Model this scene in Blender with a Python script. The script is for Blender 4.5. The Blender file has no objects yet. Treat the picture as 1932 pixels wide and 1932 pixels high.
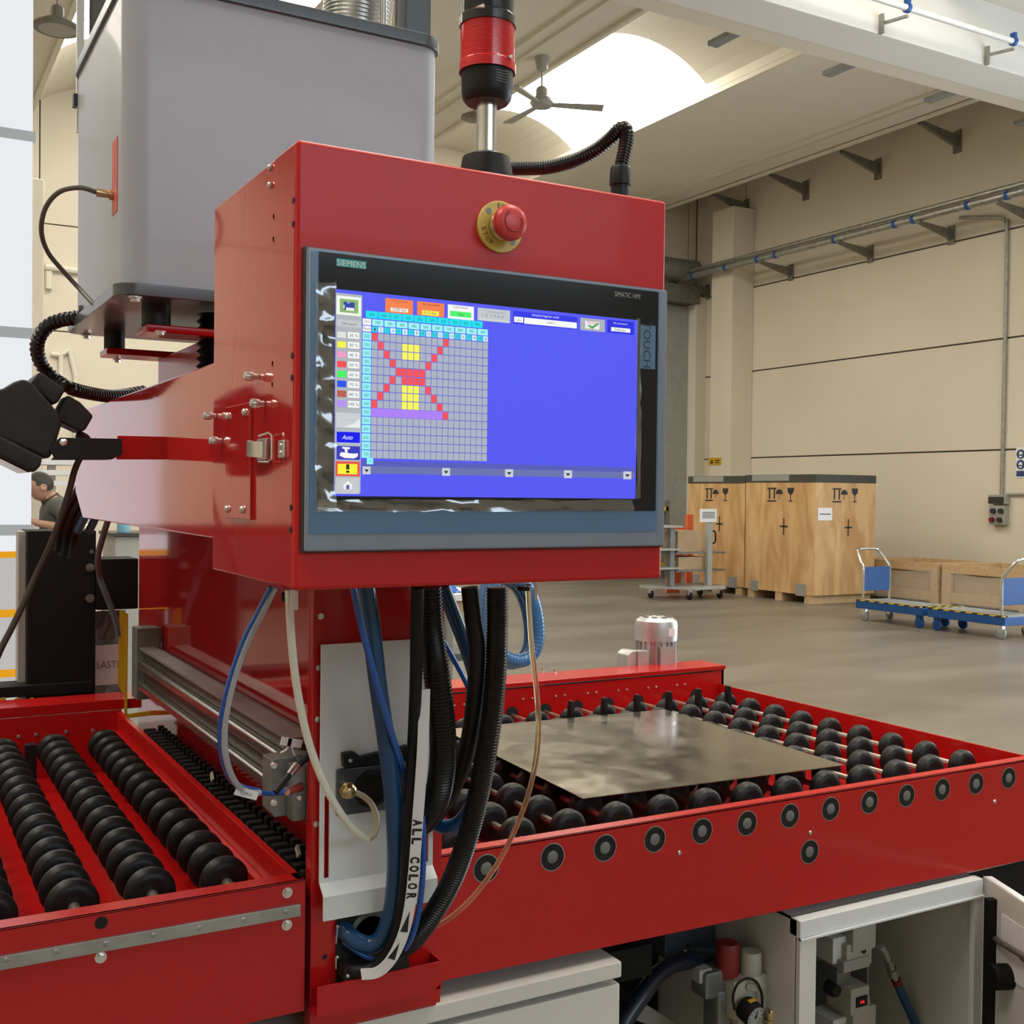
import bpy, bmesh, math, random
from mathutils import Vector, Matrix
random.seed(7)
C = bpy.context.scene.collection
PI = math.pi

# ------------------------------------------------------------------ camera, world, lights, exposure
YAW, PITCH, ROLL, FPX = math.radians(29.384), math.radians(-0.9586), math.radians(-0.6467), 2134.0
EYE = Vector((0, 0, 1.5))
FW = Vector((math.sin(YAW) * math.cos(PITCH), math.cos(YAW) * math.cos(PITCH), math.sin(PITCH)))
_r = Vector((math.cos(YAW), -math.sin(YAW), 0)); _d = FW.cross(_r)
RT = math.cos(ROLL) * _r + math.sin(ROLL) * _d
DN = -math.sin(ROLL) * _r + math.cos(ROLL) * _d
cam_data = bpy.data.cameras.new('camera'); cam = bpy.data.objects.new('camera', cam_data); C.objects.link(cam)
cam.matrix_world = Matrix(((RT.x, -DN.x, -FW.x, EYE.x), (RT.y, -DN.y, -FW.y, EYE.y), (RT.z, -DN.z, -FW.z, EYE.z), (0, 0, 0, 1)))
cam_data.sensor_width = 36; cam_data.sensor_height = 36; cam_data.lens = 36 * FPX / 1932
cam_data.clip_start = 0.05; cam_data.clip_end = 200
sc = bpy.context.scene
sc.camera = cam
sc.view_settings.view_transform = 'Standard'; sc.view_settings.look = 'None'
sc.view_settings.exposure = 0.2; sc.view_settings.gamma = 1.0; sc.view_settings.use_curve_mapping = False
sc.cycles.use_denoising = True
sc.cycles.max_bounces = 8; sc.cycles.diffuse_bounces = 4; sc.cycles.glossy_bounces = 4; sc.cycles.transparent_max_bounces = 16
sc.cycles.sample_clamp_indirect = 4.0
world = bpy.data.worlds.new('world'); sc.world = world; world.use_nodes = True
wn = world.node_tree; wn.nodes['Background'].inputs[0].default_value = (0.75, 0.87, 1.0, 1); wn.nodes['Background'].inputs[1].default_value = 1.0

SKYLIGHT = 9.5          # radiance of the translucent roof lights
def daylight(name, loc, rot, sx, sy, power, col):
    l = bpy.data.lights.new(name, 'AREA'); l.shape = 'RECTANGLE'; l.size = sx; l.size_y = sy; l.energy = power; l.color = col
    o = bpy.data.objects.new(name, l); C.objects.link(o); o.location = loc; o.rotation_euler = rot
    return o
# daylight coming in through the gate in the right wall and the high window band behind the camera
daylight('gate_daylight', (14.2, 3.3, 2.5), (0, math.radians(90), 0), 4.6, 6.4, 560, (0.78, 0.89, 1.0))
daylight('window_daylight', (4.0, -9.9, 5.5), (math.radians(78), 0, 0), 9.2, 2.1, 240, (0.72, 0.86, 1.0))

def ray(u, v): return RT * ((u - 966) / FPX) + DN * ((v - 966) / FPX) + FW
def aY(u, v, Y): d = ray(u, v); return EYE + d * (Y / d.y)
def aX(u, v, X): d = ray(u, v); return EYE + d * (X / d.x)
def aZ(u, v, Z): d = ray(u, v); return EYE + d * ((Z - 1.5) / d.z)

# ------------------------------------------------------------------ materials
def lin(c): return tuple(x / 12.92 if x <= 0.04045 else ((x + 0.055) / 1.055) ** 2.4 for x in c)
def rgb(r, g, b): return lin((r / 255, g / 255, b / 255))
def pmat(name, col, rough=0.5, metal=0.0, coat=0.0, noise=None, bump=0.0, bscale=200, spec=0.5, trans=0.0, alpha=1.0, em=None, es=0.0):
    """noise=(scale, colour2, low, high): blends a second colour through a noise mask"""
    m = bpy.data.materials.new(name); m.use_nodes = True
    nt = m.node_tree; b = nt.nodes['Principled BSDF']
    b.inputs['Base Color'].default_value = (*col, 1); b.inputs['Roughness'].default_value = rough
    b.inputs['Metallic'].default_value = metal; b.inputs['Coat Weight'].default_value = coat; b.inputs['Coat Roughness'].default_value = 0.05
    b.inputs['Specular IOR Level'].default_value = spec
    b.inputs['Transmission Weight'].default_value = trans; b.inputs['Alpha'].default_value = alpha
    if em: b.inputs['Emission Color'].default_value = (*em, 1); b.inputs['Emission Strength'].default_value = es
    tc = nt.nodes.new('ShaderNodeTexCoord')
    if noise:
        s, c2, lo, hi = noise
        n = nt.nodes.new('ShaderNodeTexNoise'); n.inputs['Scale'].default_value = s; n.inputs['Detail'].default_value = 5
        r = nt.nodes.new('ShaderNodeValToRGB'); r.color_ramp.elements[0].position = lo; r.color_ramp.elements[1].position = hi
        r.color_ramp.elements[0].color = (*col, 1); r.color_ramp.elements[1].color = (*c2, 1)
        nt.links.new(tc.outputs['Object'], n.inputs['Vector']); nt.links.new(n.outputs['Fac'], r.inputs['Fac'])
        nt.links.new(r.outputs['Color'], b.inputs['Base Color'])
    if bump:
        n2 = nt.nodes.new('ShaderNodeTexNoise'); n2.inputs['Scale'].default_value = bscale; n2.inputs['Detail'].default_value = 2
        bp = nt.nodes.new('ShaderNodeBump'); bp.inputs['Strength'].default_value = bump; bp.inputs['Distance'].default_value = 0.002
        nt.links.new(tc.outputs['Object'], n2.inputs['Vector']); nt.links.new(n2.outputs['Fac'], bp.inputs['Height']); nt.links.new(bp.outputs['Normal'], b.inputs['Normal'])
    return m

RED = (0.45, 0.008, 0.008)
M = {}
M['red'] = pmat('red_gloss_paint', RED, 0.24, coat=0.12, spec=0.35, noise=(3, (0.45, 0.008, 0.007), 0.35, 0.7), bump=0.02, bscale=260)
M['red_gloss'] = pmat('red_mirror_gloss_paint', (0.42, 0.012, 0.013), 0.08, coat=0.35, spec=0.5, noise=(4, (0.40, 0.013, 0.015), 0.4, 0.7), bump=0.008, bscale=150)
M['red_front'] = pmat('red_satin_paint', (0.51, 0.010, 0.011), 0.38, coat=0.05, spec=0.32, noise=(5, (0.47, 0.009, 0.010), 0.4, 0.7), bump=0.03, bscale=500)
M['hole'] = pmat('hole_black', (0.004, 0.004, 0.004), 0.8, noise=(9, (0.006, 0.006, 0.006), 0.4, 0.6))
M['steel'] = pmat('bright_steel', (0.72, 0.70, 0.66), 0.28, 1.0, noise=(40, (0.6, 0.58, 0.54), 0.4, 0.6))
M['shaft'] = pmat('shaft_steel', (0.55, 0.48, 0.40), 0.38, 0.9, noise=(30, (0.45, 0.40, 0.34), 0.4, 0.6))
M['zinc'] = pmat('zinc_plate', (0.42, 0.42, 0.40), 0.42, 0.8, noise=(14, (0.33, 0.33, 0.31), 0.35, 0.65))
M['alu'] = pmat('brushed_aluminium', (0.78, 0.78, 0.76), 0.25, 1.0, noise=(25, (0.7, 0.7, 0.69), 0.4, 0.6))
M['motor_alu'] = pmat('cast_aluminium_paint', (0.60, 0.60, 0.59), 0.42, 0.85, noise=(20, (0.52, 0.52, 0.51), 0.4, 0.6))
M['cast'] = pmat('grey_cast_metal', (0.20, 0.21, 0.20), 0.45, 0.5, noise=(30, (0.16, 0.17, 0.16), 0.4, 0.6))
M['brass'] = pmat('nickel_brass', (0.62, 0.50, 0.30), 0.25, 1.0, noise=(20, (0.55, 0.42, 0.22), 0.4, 0.6))
M['black'] = pmat('black_plastic', (0.007, 0.007, 0.008), 0.45, spec=0.3, noise=(12, (0.011, 0.011, 0.012), 0.4, 0.7))
M['black_rubber'] = pmat('black_rubber', (0.007, 0.007, 0.0075), 0.42, spec=0.3, noise=(20, (0.011, 0.011, 0.012), 0.4, 0.7), bump=0.05, bscale=300)
M['matt_black'] = pmat('matt_black_paint', (0.006, 0.006, 0.006), 0.7, spec=0.2, noise=(8, (0.008, 0.008, 0.008), 0.4, 0.7))
M['lamp_black'] = pmat('lamp_black_crackle', (0.013, 0.013, 0.0135), 0.55, spec=0.35, noise=(30, (0.018, 0.018, 0.0185), 0.4, 0.7), bump=0.2, bscale=400)
M['conduit'] = pmat('corrugated_black_nylon', (0.005, 0.005, 0.0055), 0.28, spec=0.4, noise=(10, (0.008, 0.008, 0.0085), 0.4, 0.7))
M['flat_black'] = pmat('black_cable_sheath', (0.005, 0.005, 0.0055), 0.5, spec=0.3, noise=(15, (0.008, 0.008, 0.008), 0.4, 0.7))
M['cover_grey'] = pmat('grey_powder_coat', (0.33, 0.345, 0.39), 0.42, coat=0.1, noise=(6, (0.31, 0.325, 0.37), 0.35, 0.7), bump=0.06, bscale=900)
M['dark_grey'] = pmat('dark_grey_enamel', (0.055, 0.062, 0.072), 0.3, coat=0.3, noise=(8, (0.048, 0.054, 0.063), 0.4, 0.7))
M['blue_hose'] = pmat('blue_hose', (0.007, 0.055, 0.15), 0.3, coat=0.15, noise=(6, (0.008, 0.065, 0.18), 0.4, 0.7))
M['blue_tube'] = pmat('blue_tube', (0.01, 0.10, 0.42), 0.3, coat=0.2, noise=(6, (0.01, 0.08, 0.36), 0.4, 0.7))
M['white_tube'] = pmat('milky_white_tube', (0.78, 0.78, 0.68), 0.35, noise=(12, (0.70, 0.69, 0.58), 0.4, 0.7))
M['cream_tube'] = pmat('cream_tube', (0.50, 0.43, 0.30), 0.4, noise=(12, (0.44, 0.37, 0.25), 0.4, 0.7))
M['clear_tube'] = pmat('clear_amber_tube', (0.95, 0.82, 0.52), 0.05, trans=0.92, noise=(10, (0.95, 0.84, 0.58), 0.4, 0.7))
M['frost_tube'] = pmat('frosted_clear_tube', (0.62, 0.64, 0.68), 0.2, trans=0.25, noise=(10, (0.5, 0.53, 0.6), 0.4, 0.7))
M['brown_cable'] = pmat('brown_cable', (0.055, 0.035, 0.03), 0.5, noise=(12, (0.045, 0.028, 0.025), 0.4, 0.7))
M['grey_cable'] = pmat('grey_cable', (0.10, 0.09, 0.075), 0.45, noise=(12, (0.085, 0.075, 0.06), 0.4, 0.7))
M['cab_grey'] = pmat('light_grey_cabinet_paint', (0.66, 0.655, 0.61), 0.4, noise=(5, (0.63, 0.625, 0.58), 0.35, 0.7), bump=0.04, bscale=700)
M['guard_grey'] = pmat('pale_grey_plate_paint', (0.70, 0.73, 0.74), 0.45, noise=(6, (0.67, 0.70, 0.71), 0.35, 0.7), bump=0.04, bscale=700)
M['white'] = pmat('white_plastic', (0.78, 0.78, 0.77), 0.45, noise=(9, (0.72, 0.72, 0.71), 0.4, 0.7))
M['paper'] = pmat('white_paper', (0.80, 0.80, 0.82), 0.7, noise=(9, (0.76, 0.76, 0.78), 0.4, 0.7))
M['ink'] = pmat('black_ink', (0.015, 0.015, 0.018), 0.6, noise=(30, (0.02, 0.02, 0.02), 0.4, 0.7))
M['grey_ink'] = pmat('grey_ink', (0.18, 0.18, 0.18), 0.6, noise=(30, (0.14, 0.14, 0.14), 0.4, 0.7))
M['yellow'] = pmat('yellow_paint', (0.60, 0.36, 0.015), 0.45, noise=(9, (0.52, 0.31, 0.015), 0.4, 0.7))
M['stop_yellow'] = pmat('emergency_yellow', (0.62, 0.46, 0.10), 0.4, noise=(20, (0.56, 0.41, 0.09), 0.4, 0.7))
M['stop_red'] = pmat('emergency_red', (0.60, 0.045, 0.045), 0.35, noise=(20, (0.56, 0.04, 0.042), 0.4, 0.7))
M['groove_red'] = pmat('engraved_dark_red', (0.28, 0.01, 0.01), 0.5, noise=(20, (0.25, 0.01, 0.01), 0.4, 0.7))
M['bezel'] = pmat('panel_frame_grey', (0.20, 0.24, 0.30), 0.32, 0.2, noise=(6, (0.19, 0.23, 0.285), 0.4, 0.7))
M['bezel_blue'] = pmat('panel_inlay_blue_grey', (0.085, 0.175, 0.31), 0.3, noise=(6, (0.08, 0.165, 0.295), 0.4, 0.7))
M['bezel_edge'] = pmat('panel_edge_dark', (0.03, 0.032, 0.034), 0.4, noise=(6, (0.035, 0.037, 0.04), 0.4, 0.7))
M['black_glass'] = pmat('black_screen_glass', (0.008, 0.009, 0.012), 0.12, spec=0.3, noise=(6, (0.010, 0.011, 0.014), 0.4, 0.7))
M['petrol'] = pmat('petrol_label', rgb(0, 178, 176), 0.4, noise=(10, rgb(0, 170, 170), 0.4, 0.7))
M['concrete'] = pmat('cream_precast_concrete', (0.71, 0.645, 0.53), 0.75, noise=(0.5, (0.67, 0.60, 0.485), 0.35, 0.7), bump=0.1, bscale=40)
M['concrete_roof'] = pmat('cream_roof_concrete', (0.74, 0.70, 0.60), 0.8, noise=(0.4, (0.70, 0.655, 0.555), 0.35, 0.7), bump=0.1, bscale=30)
M['white_wall'] = pmat('white_beam_paint', (0.80, 0.79, 0.75), 0.7, noise=(0.5, (0.76, 0.75, 0.71), 0.35, 0.7))
M['joint'] = pmat('dark_joint_sealant', (0.10, 0.085, 0.065), 0.8, noise=(4, (0.08, 0.07, 0.05), 0.4, 0.7))
M['galv'] = pmat('galvanised_steel', (0.42, 0.42, 0.38), 0.4, 0.75, noise=(12, (0.32, 0.32, 0.29), 0.4, 0.65))
M['dull_steel'] = pmat('dull_bracket_steel', (0.21, 0.20, 0.165), 0.55, 0.3, noise=(12, (0.17, 0.16, 0.13), 0.4, 0.65))
M['clip_blue'] = pmat('blue_pipe_clip', (0.01, 0.09, 0.36), 0.45, noise=(10, (0.01, 0.07, 0.30), 0.4, 0.7))
M['trolley_blue'] = pmat('trolley_blue_paint', (0.008, 0.06, 0.21), 0.5, spec=0.35, noise=(8, (0.008, 0.052, 0.19), 0.4, 0.7))
M['deck_grey'] = pmat('trolley_deck_grey', (0.25, 0.26, 0.25), 0.6, noise=(8, (0.21, 0.22, 0.21), 0.4, 0.7))
M['chrome'] = pmat('chrome_tube', (0.68, 0.70, 0.70), 0.2, 1.0, noise=(20, (0.6, 0.62, 0.62), 0.4, 0.7))
M['orange'] = pmat('orange_plastic', (0.72, 0.14, 0.05), 0.5, noise=(6, (0.66, 0.12, 0.045), 0.4, 0.7))
M['cardboard'] = pmat('cardboard', (0.42, 0.30, 0.18), 0.8, noise=(7, (0.37, 0.26, 0.15), 0.4, 0.7))
M['pale_wood'] = pmat('pale_pallet_wood', (0.52, 0.36, 0.19), 0.75, noise=(14, (0.44, 0.29, 0.15), 0.4, 0.7))
M['tarp'] = pmat('dark_green_tarp', (0.045, 0.045, 0.038), 0.5, noise=(10, (0.035, 0.035, 0.03), 0.4, 0.7))
M['tape_grey'] = pmat('grey_tape', (0.27, 0.27, 0.25), 0.5, noise=(10, (0.24, 0.24, 0.22), 0.4, 0.7))
M['film'] = pmat('stretch_film', (0.62, 0.55, 0.46), 0.15, alpha=0.35, noise=(10, (0.7, 0.62, 0.53), 0.4, 0.7), bump=0.6, bscale=14)
M['cart_grey'] = pmat('cart_grey_paint', (0.36, 0.36, 0.32), 0.45, noise=(8, (0.32, 0.32, 0.29), 0.4, 0.7))
M['skin'] = pmat('skin', (0.42, 0.24, 0.16), 0.5, noise=(20, (0.38, 0.21, 0.14), 0.4, 0.7))
M['hair'] = pmat('dark_hair', (0.025, 0.02, 0.016), 0.6, noise=(60, (0.04, 0.032, 0.026), 0.4, 0.7))
M['shirt'] = pmat('charcoal_polo_cloth', (0.10, 0.10, 0.09), 0.85, noise=(60, (0.085, 0.085, 0.078), 0.4, 0.7))
M['trousers'] = pmat('dark_trousers_cloth', (0.03, 0.03, 0.035), 0.85, noise=(60, (0.025, 0.025, 0.03), 0.4, 0.7))
M['label_red'] = pmat('red_warning_tape', (0.50, 0.07, 0.05), 0.5, noise=(25, (0.55, 0.2, 0.16), 0.55, 0.75))
M['sign_blue'] = pmat('sign_blue', (0.02, 0.05, 0.17), 0.5, noise=(10, (0.02, 0.045, 0.15), 0.4, 0.7))
M['dark_red_cap'] = pmat('dark_red_cap', (0.20, 0.008, 0.008), 0.5, noise=(10, (0.17, 0.007, 0.007), 0.4, 0.7))
M['ivory'] = pmat('ivory_valve_body', (0.42, 0.41, 0.34), 0.5, noise=(10, (0.38, 0.37, 0.30), 0.4, 0.7))
M['led'] = pmat('red_led', (0.1, 0, 0), 0.5, em=(1.0, 0.03, 0.02), es=1.6, noise=(10, (0.12, 0, 0), 0.4, 0.7))
M['dial'] = pmat('gauge_dial', (0.42, 0.43, 0.43), 0.25, noise=(25, (0.36, 0.37, 0.37), 0.4, 0.7))
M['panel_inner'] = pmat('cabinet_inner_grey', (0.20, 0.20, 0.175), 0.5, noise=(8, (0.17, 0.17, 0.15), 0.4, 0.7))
M['tape_blue'] = pmat('steel_blue_casting', (0.05, 0.09, 0.10), 0.4, noise=(8, (0.04, 0.075, 0.085), 0.4, 0.7))

def floor_mat():
    m = pmat('polished_concrete_floor', (0.40, 0.36, 0.30), 0.3)
    nt = m.node_tree; b = nt.nodes['Principled BSDF']; tc = nt.nodes.new('ShaderNodeTexCoord')
    mp = nt.nodes.new('ShaderNodeMapping'); mp.inputs['Scale'].default_value = (0.35, 1.0, 1); mp.inputs['Rotation'].default_value = (0, 0, 0.45)
    n = nt.nodes.new('ShaderNodeTexNoise'); n.inputs['Scale'].default_value = 1.3; n.inputs['Detail'].default_value = 7; n.inputs['Roughness'].default_value = 0.62
    r = nt.nodes.new('ShaderNodeValToRGB'); r.color_ramp.elements[0].position = 0.33; r.color_ramp.elements[1].position = 0.66
    r.color_ramp.elements[0].color = (0.125, 0.107, 0.083, 1); r.color_ramp.elements[1].color = (0.20, 0.175, 0.138, 1)
    nt.links.new(tc.outputs['Object'], mp.inputs['Vector']); nt.links.new(mp.outputs['Vector'], n.inputs['Vector'])
    nt.links.new(n.outputs['Fac'], r.inputs['Fac']); nt.links.new(r.outputs['Color'], b.inputs['Base Color'])
    r2 = nt.nodes.new('ShaderNodeMapRange'); r2.inputs['To Min'].default_value = 0.25; r2.inputs['To Max'].default_value = 0.5
    nt.links.new(n.outputs['Fac'], r2.inputs['Value']); nt.links.new(r2.outputs['Result'], b.inputs['Roughness'])
    return m
M['floor'] = floor_mat()

def wood_mat(name, a, b2):
    m = pmat(name, a, 0.6)
    nt = m.node_tree; b = nt.nodes['Principled BSDF']; tc = nt.nodes.new('ShaderNodeTexCoord')
    mp = nt.nodes.new('ShaderNodeMapping'); mp.inputs['Scale'].default_value = (2.2, 2.2, 0.55)
    n = nt.nodes.new('ShaderNodeTexNoise'); n.inputs['Scale'].default_value = 1.6; n.inputs['Detail'].default_value = 6; n.inputs['Distortion'].default_value = 1.2
    r = nt.nodes.new('ShaderNodeValToRGB'); r.color_ramp.elements[0].position = 0.36; r.color_ramp.elements[1].position = 0.62
    r.color_ramp.elements[0].color = (*a, 1); r.color_ramp.elements[1].color = (*b2, 1)
    nt.links.new(tc.outputs['Object'], mp.inputs['Vector']); nt.links.new(mp.outputs['Vector'], n.inputs['Vector'])
    nt.links.new(n.outputs['Fac'], r.inputs['Fac']); nt.links.new(r.outputs['Color'], b.inputs['Base Color'])
    return m
M['ply'] = wood_mat('knotty_plywood', (0.62, 0.41, 0.20), (0.46, 0.255, 0.10))

def glow_mat(name, col, s):
    m = bpy.data.materials.new(name); m.use_nodes = True; nt = m.node_tree; nt.nodes.clear()
    e = nt.nodes.new('ShaderNodeEmission'); e.inputs[1].default_value = s
    n = nt.nodes.new('ShaderNodeTexNoise'); n.inputs['Scale'].default_value = 0.6
    r = nt.nodes.new('ShaderNodeValToRGB'); r.color_ramp.elements[0].color = (*col, 1); r.color_ramp.elements[1].color = (*[min(1, c * 1.02) for c in col], 1)
    tc = nt.nodes.new('ShaderNodeTexCoord')
    o = nt.nodes.new('ShaderNodeOutputMaterial'); nt.links.new(tc.outputs['Object'], n.inputs['Vector'])
    nt.links.new(n.outputs['Fac'], r.inputs['Fac']); nt.links.new(r.outputs['Color'], e.inputs[0]); nt.links.new(e.outputs[0], o.inputs[0])
    return m
M['skylight'] = glow_mat('translucent_skylight', (1.0, 0.93, 0.80), SKYLIGHT)
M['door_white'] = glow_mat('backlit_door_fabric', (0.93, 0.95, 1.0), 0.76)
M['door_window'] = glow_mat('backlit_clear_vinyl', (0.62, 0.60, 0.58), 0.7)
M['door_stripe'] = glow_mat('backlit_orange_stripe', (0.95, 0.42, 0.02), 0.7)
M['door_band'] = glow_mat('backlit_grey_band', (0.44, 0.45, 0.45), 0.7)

def screen_mat():
    m = bpy.data.materials.new('lit_screen'); m.use_nodes = True; nt = m.node_tree; nt.nodes.clear()
    a = nt.nodes.new('ShaderNodeAttribute'); a.attribute_name = 'Col'
    e = nt.nodes.new('ShaderNodeEmission'); e.inputs[1].default_value = 0.84
    g = nt.nodes.new('ShaderNodeBsdfGlossy'); g.inputs['Roughness'].default_value = 0.22; g.inputs['Color'].default_value = (0.014, 0.014, 0.014, 1)
    ad = nt.nodes.new('ShaderNodeAddShader'); o = nt.nodes.new('ShaderNodeOutputMaterial')
    nt.links.new(a.outputs['Color'], e.inputs[0]); nt.links.new(e.outputs[0], ad.inputs[0]); nt.links.new(g.outputs[0], ad.inputs[1]); nt.links.new(ad.outputs[0], o.inputs[0])
    return m
M['screen'] = screen_mat()

def film_mat():
    m = bpy.data.materials.new('clear_protective_film'); m.use_nodes = True; nt = m.node_tree; nt.nodes.clear()
    t = nt.nodes.new('ShaderNodeBsdfTransparent'); g = nt.nodes.new('ShaderNodeBsdfGlossy'); g.inputs['Roughness'].default_value = 0.12
    tc = nt.nodes.new('ShaderNodeTexCoord'); n = nt.nodes.new('ShaderNodeTexNoise'); n.inputs['Scale'].default_value = 16; n.inputs['Detail'].default_value = 1.5
    bp = nt.nodes.new('ShaderNodeBump'); bp.inputs['Strength'].default_value = 0.6; bp.inputs['Distance'].default_value = 0.006
    mx = nt.nodes.new('ShaderNodeMixShader'); mx.inputs[0].default_value = 0.2; o = nt.nodes.new('ShaderNodeOutputMaterial')
    nt.links.new(tc.outputs['Object'], n.inputs['Vector']); nt.links.new(n.outputs['Fac'], bp.inputs['Height']); nt.links.new(bp.outputs['Normal'], g.inputs['Normal'])
    nt.links.new(t.outputs[0], mx.inputs[1]); nt.links.new(g.outputs[0], mx.inputs[2]); nt.links.new(mx.outputs[0], o.inputs[0])
    return m
M['screen_film'] = film_mat()

def lens_mat(name, col):
    m = pmat(name, col, 0.18, coat=0.3, noise=(8, tuple(c * 0.85 for c in col), 0.4, 0.7))
    m.node_tree.nodes['Principled BSDF'].inputs['Transmission Weight'].default_value = 0.35
    return m
M['red_lens'] = lens_mat('red_beacon_lens', (0.85, 0.03, 0.035))
M['dark_lens'] = lens_mat('smoked_beacon_lens', (0.03, 0.03, 0.03))

def stripe_mat():
    m = pmat('hazard_stripes', (0.5, 0.36, 0.05), 0.6)
    nt = m.node_tree; b = nt.nodes['Principled BSDF']; tc = nt.nodes.new('ShaderNodeTexCoord')
    w = nt.nodes.new('ShaderNodeTexWave'); w.inputs['Scale'].default_value = 4.2; w.bands_direction = 'DIAGONAL'
    r = nt.nodes.new('ShaderNodeValToRGB'); r.color_ramp.interpolation = 'CONSTANT'; r.color_ramp.elements[1].position = 0.5
    r.color_ramp.elements[0].color = (0.02, 0.02, 0.02, 1); r.color_ramp.elements[1].color = (0.5, 0.34, 0.04, 1)
    nt.links.new(tc.outputs['Object'], w.inputs['Vector']); nt.links.new(w.outputs['Color'], r.inputs['Fac']); nt.links.new(r.outputs['Color'], b.inputs['Base Color'])
    return m
M['hazard'] = stripe_mat()

def sheet_mat():
    m = pmat('smeared_sheet_steel', (0.50, 0.46, 0.39), 0.14, 0.95)
    nt = m.node_tree; b = nt.nodes['Principled BSDF']; tc = nt.nodes.new('ShaderNodeTexCoord')
    n = nt.nodes.new('ShaderNodeTexNoise'); n.inputs['Scale'].default_value = 11; n.inputs['Detail'].default_value = 7; n.inputs['Distortion'].default_value = 0.8
    r = nt.nodes.new('ShaderNodeMapRange'); r.inputs['From Min'].default_value = 0.35; r.inputs['From Max'].default_value = 0.75; r.inputs['To Min'].default_value = 0.10; r.inputs['To Max'].default_value = 0.22
    c = nt.nodes.new('ShaderNodeValToRGB'); c.color_ramp.elements[0].position = 0.4; c.color_ramp.elements[1].position = 0.75
    c.color_ramp.elements[0].color = (0.62, 0.57, 0.485, 1); c.color_ramp.elements[1].color = (0.55, 0.50, 0.42, 1)
    nt.links.new(tc.outputs['Object'], n.inputs['Vector']); nt.links.new(n.outputs['Fac'], r.inputs['Value']); nt.links.new(r.outputs['Result'], b.inputs['Roughness'])
    nt.links.new(n.outputs['Fac'], c.inputs['Fac']); nt.links.new(c.outputs['Color'], b.inputs['Base Color'])
    return m
M['sheet'] = sheet_mat()

# ------------------------------------------------------------------ mesh helpers
WL = {}
def thing(name, label, cat, loc=(0, 0, 0), group=None, kind=None):
    o = bpy.data.objects.new(name, None); C.objects.link(o); o.location = loc; o.empty_display_size = 0.05
    WL[o.name] = Vector(loc)
    if label: o['label'] = label
    if cat: o['category'] = cat
    if group: o['group'] = group
    if kind: o['kind'] = kind
    return o
def tag(o, label=None, cat=None, group=None, kind=None):
    if label: o['label'] = label
    if cat: o['category'] = cat
    if group: o['group'] = group
    if kind: o['kind'] = kind
    return o

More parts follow.
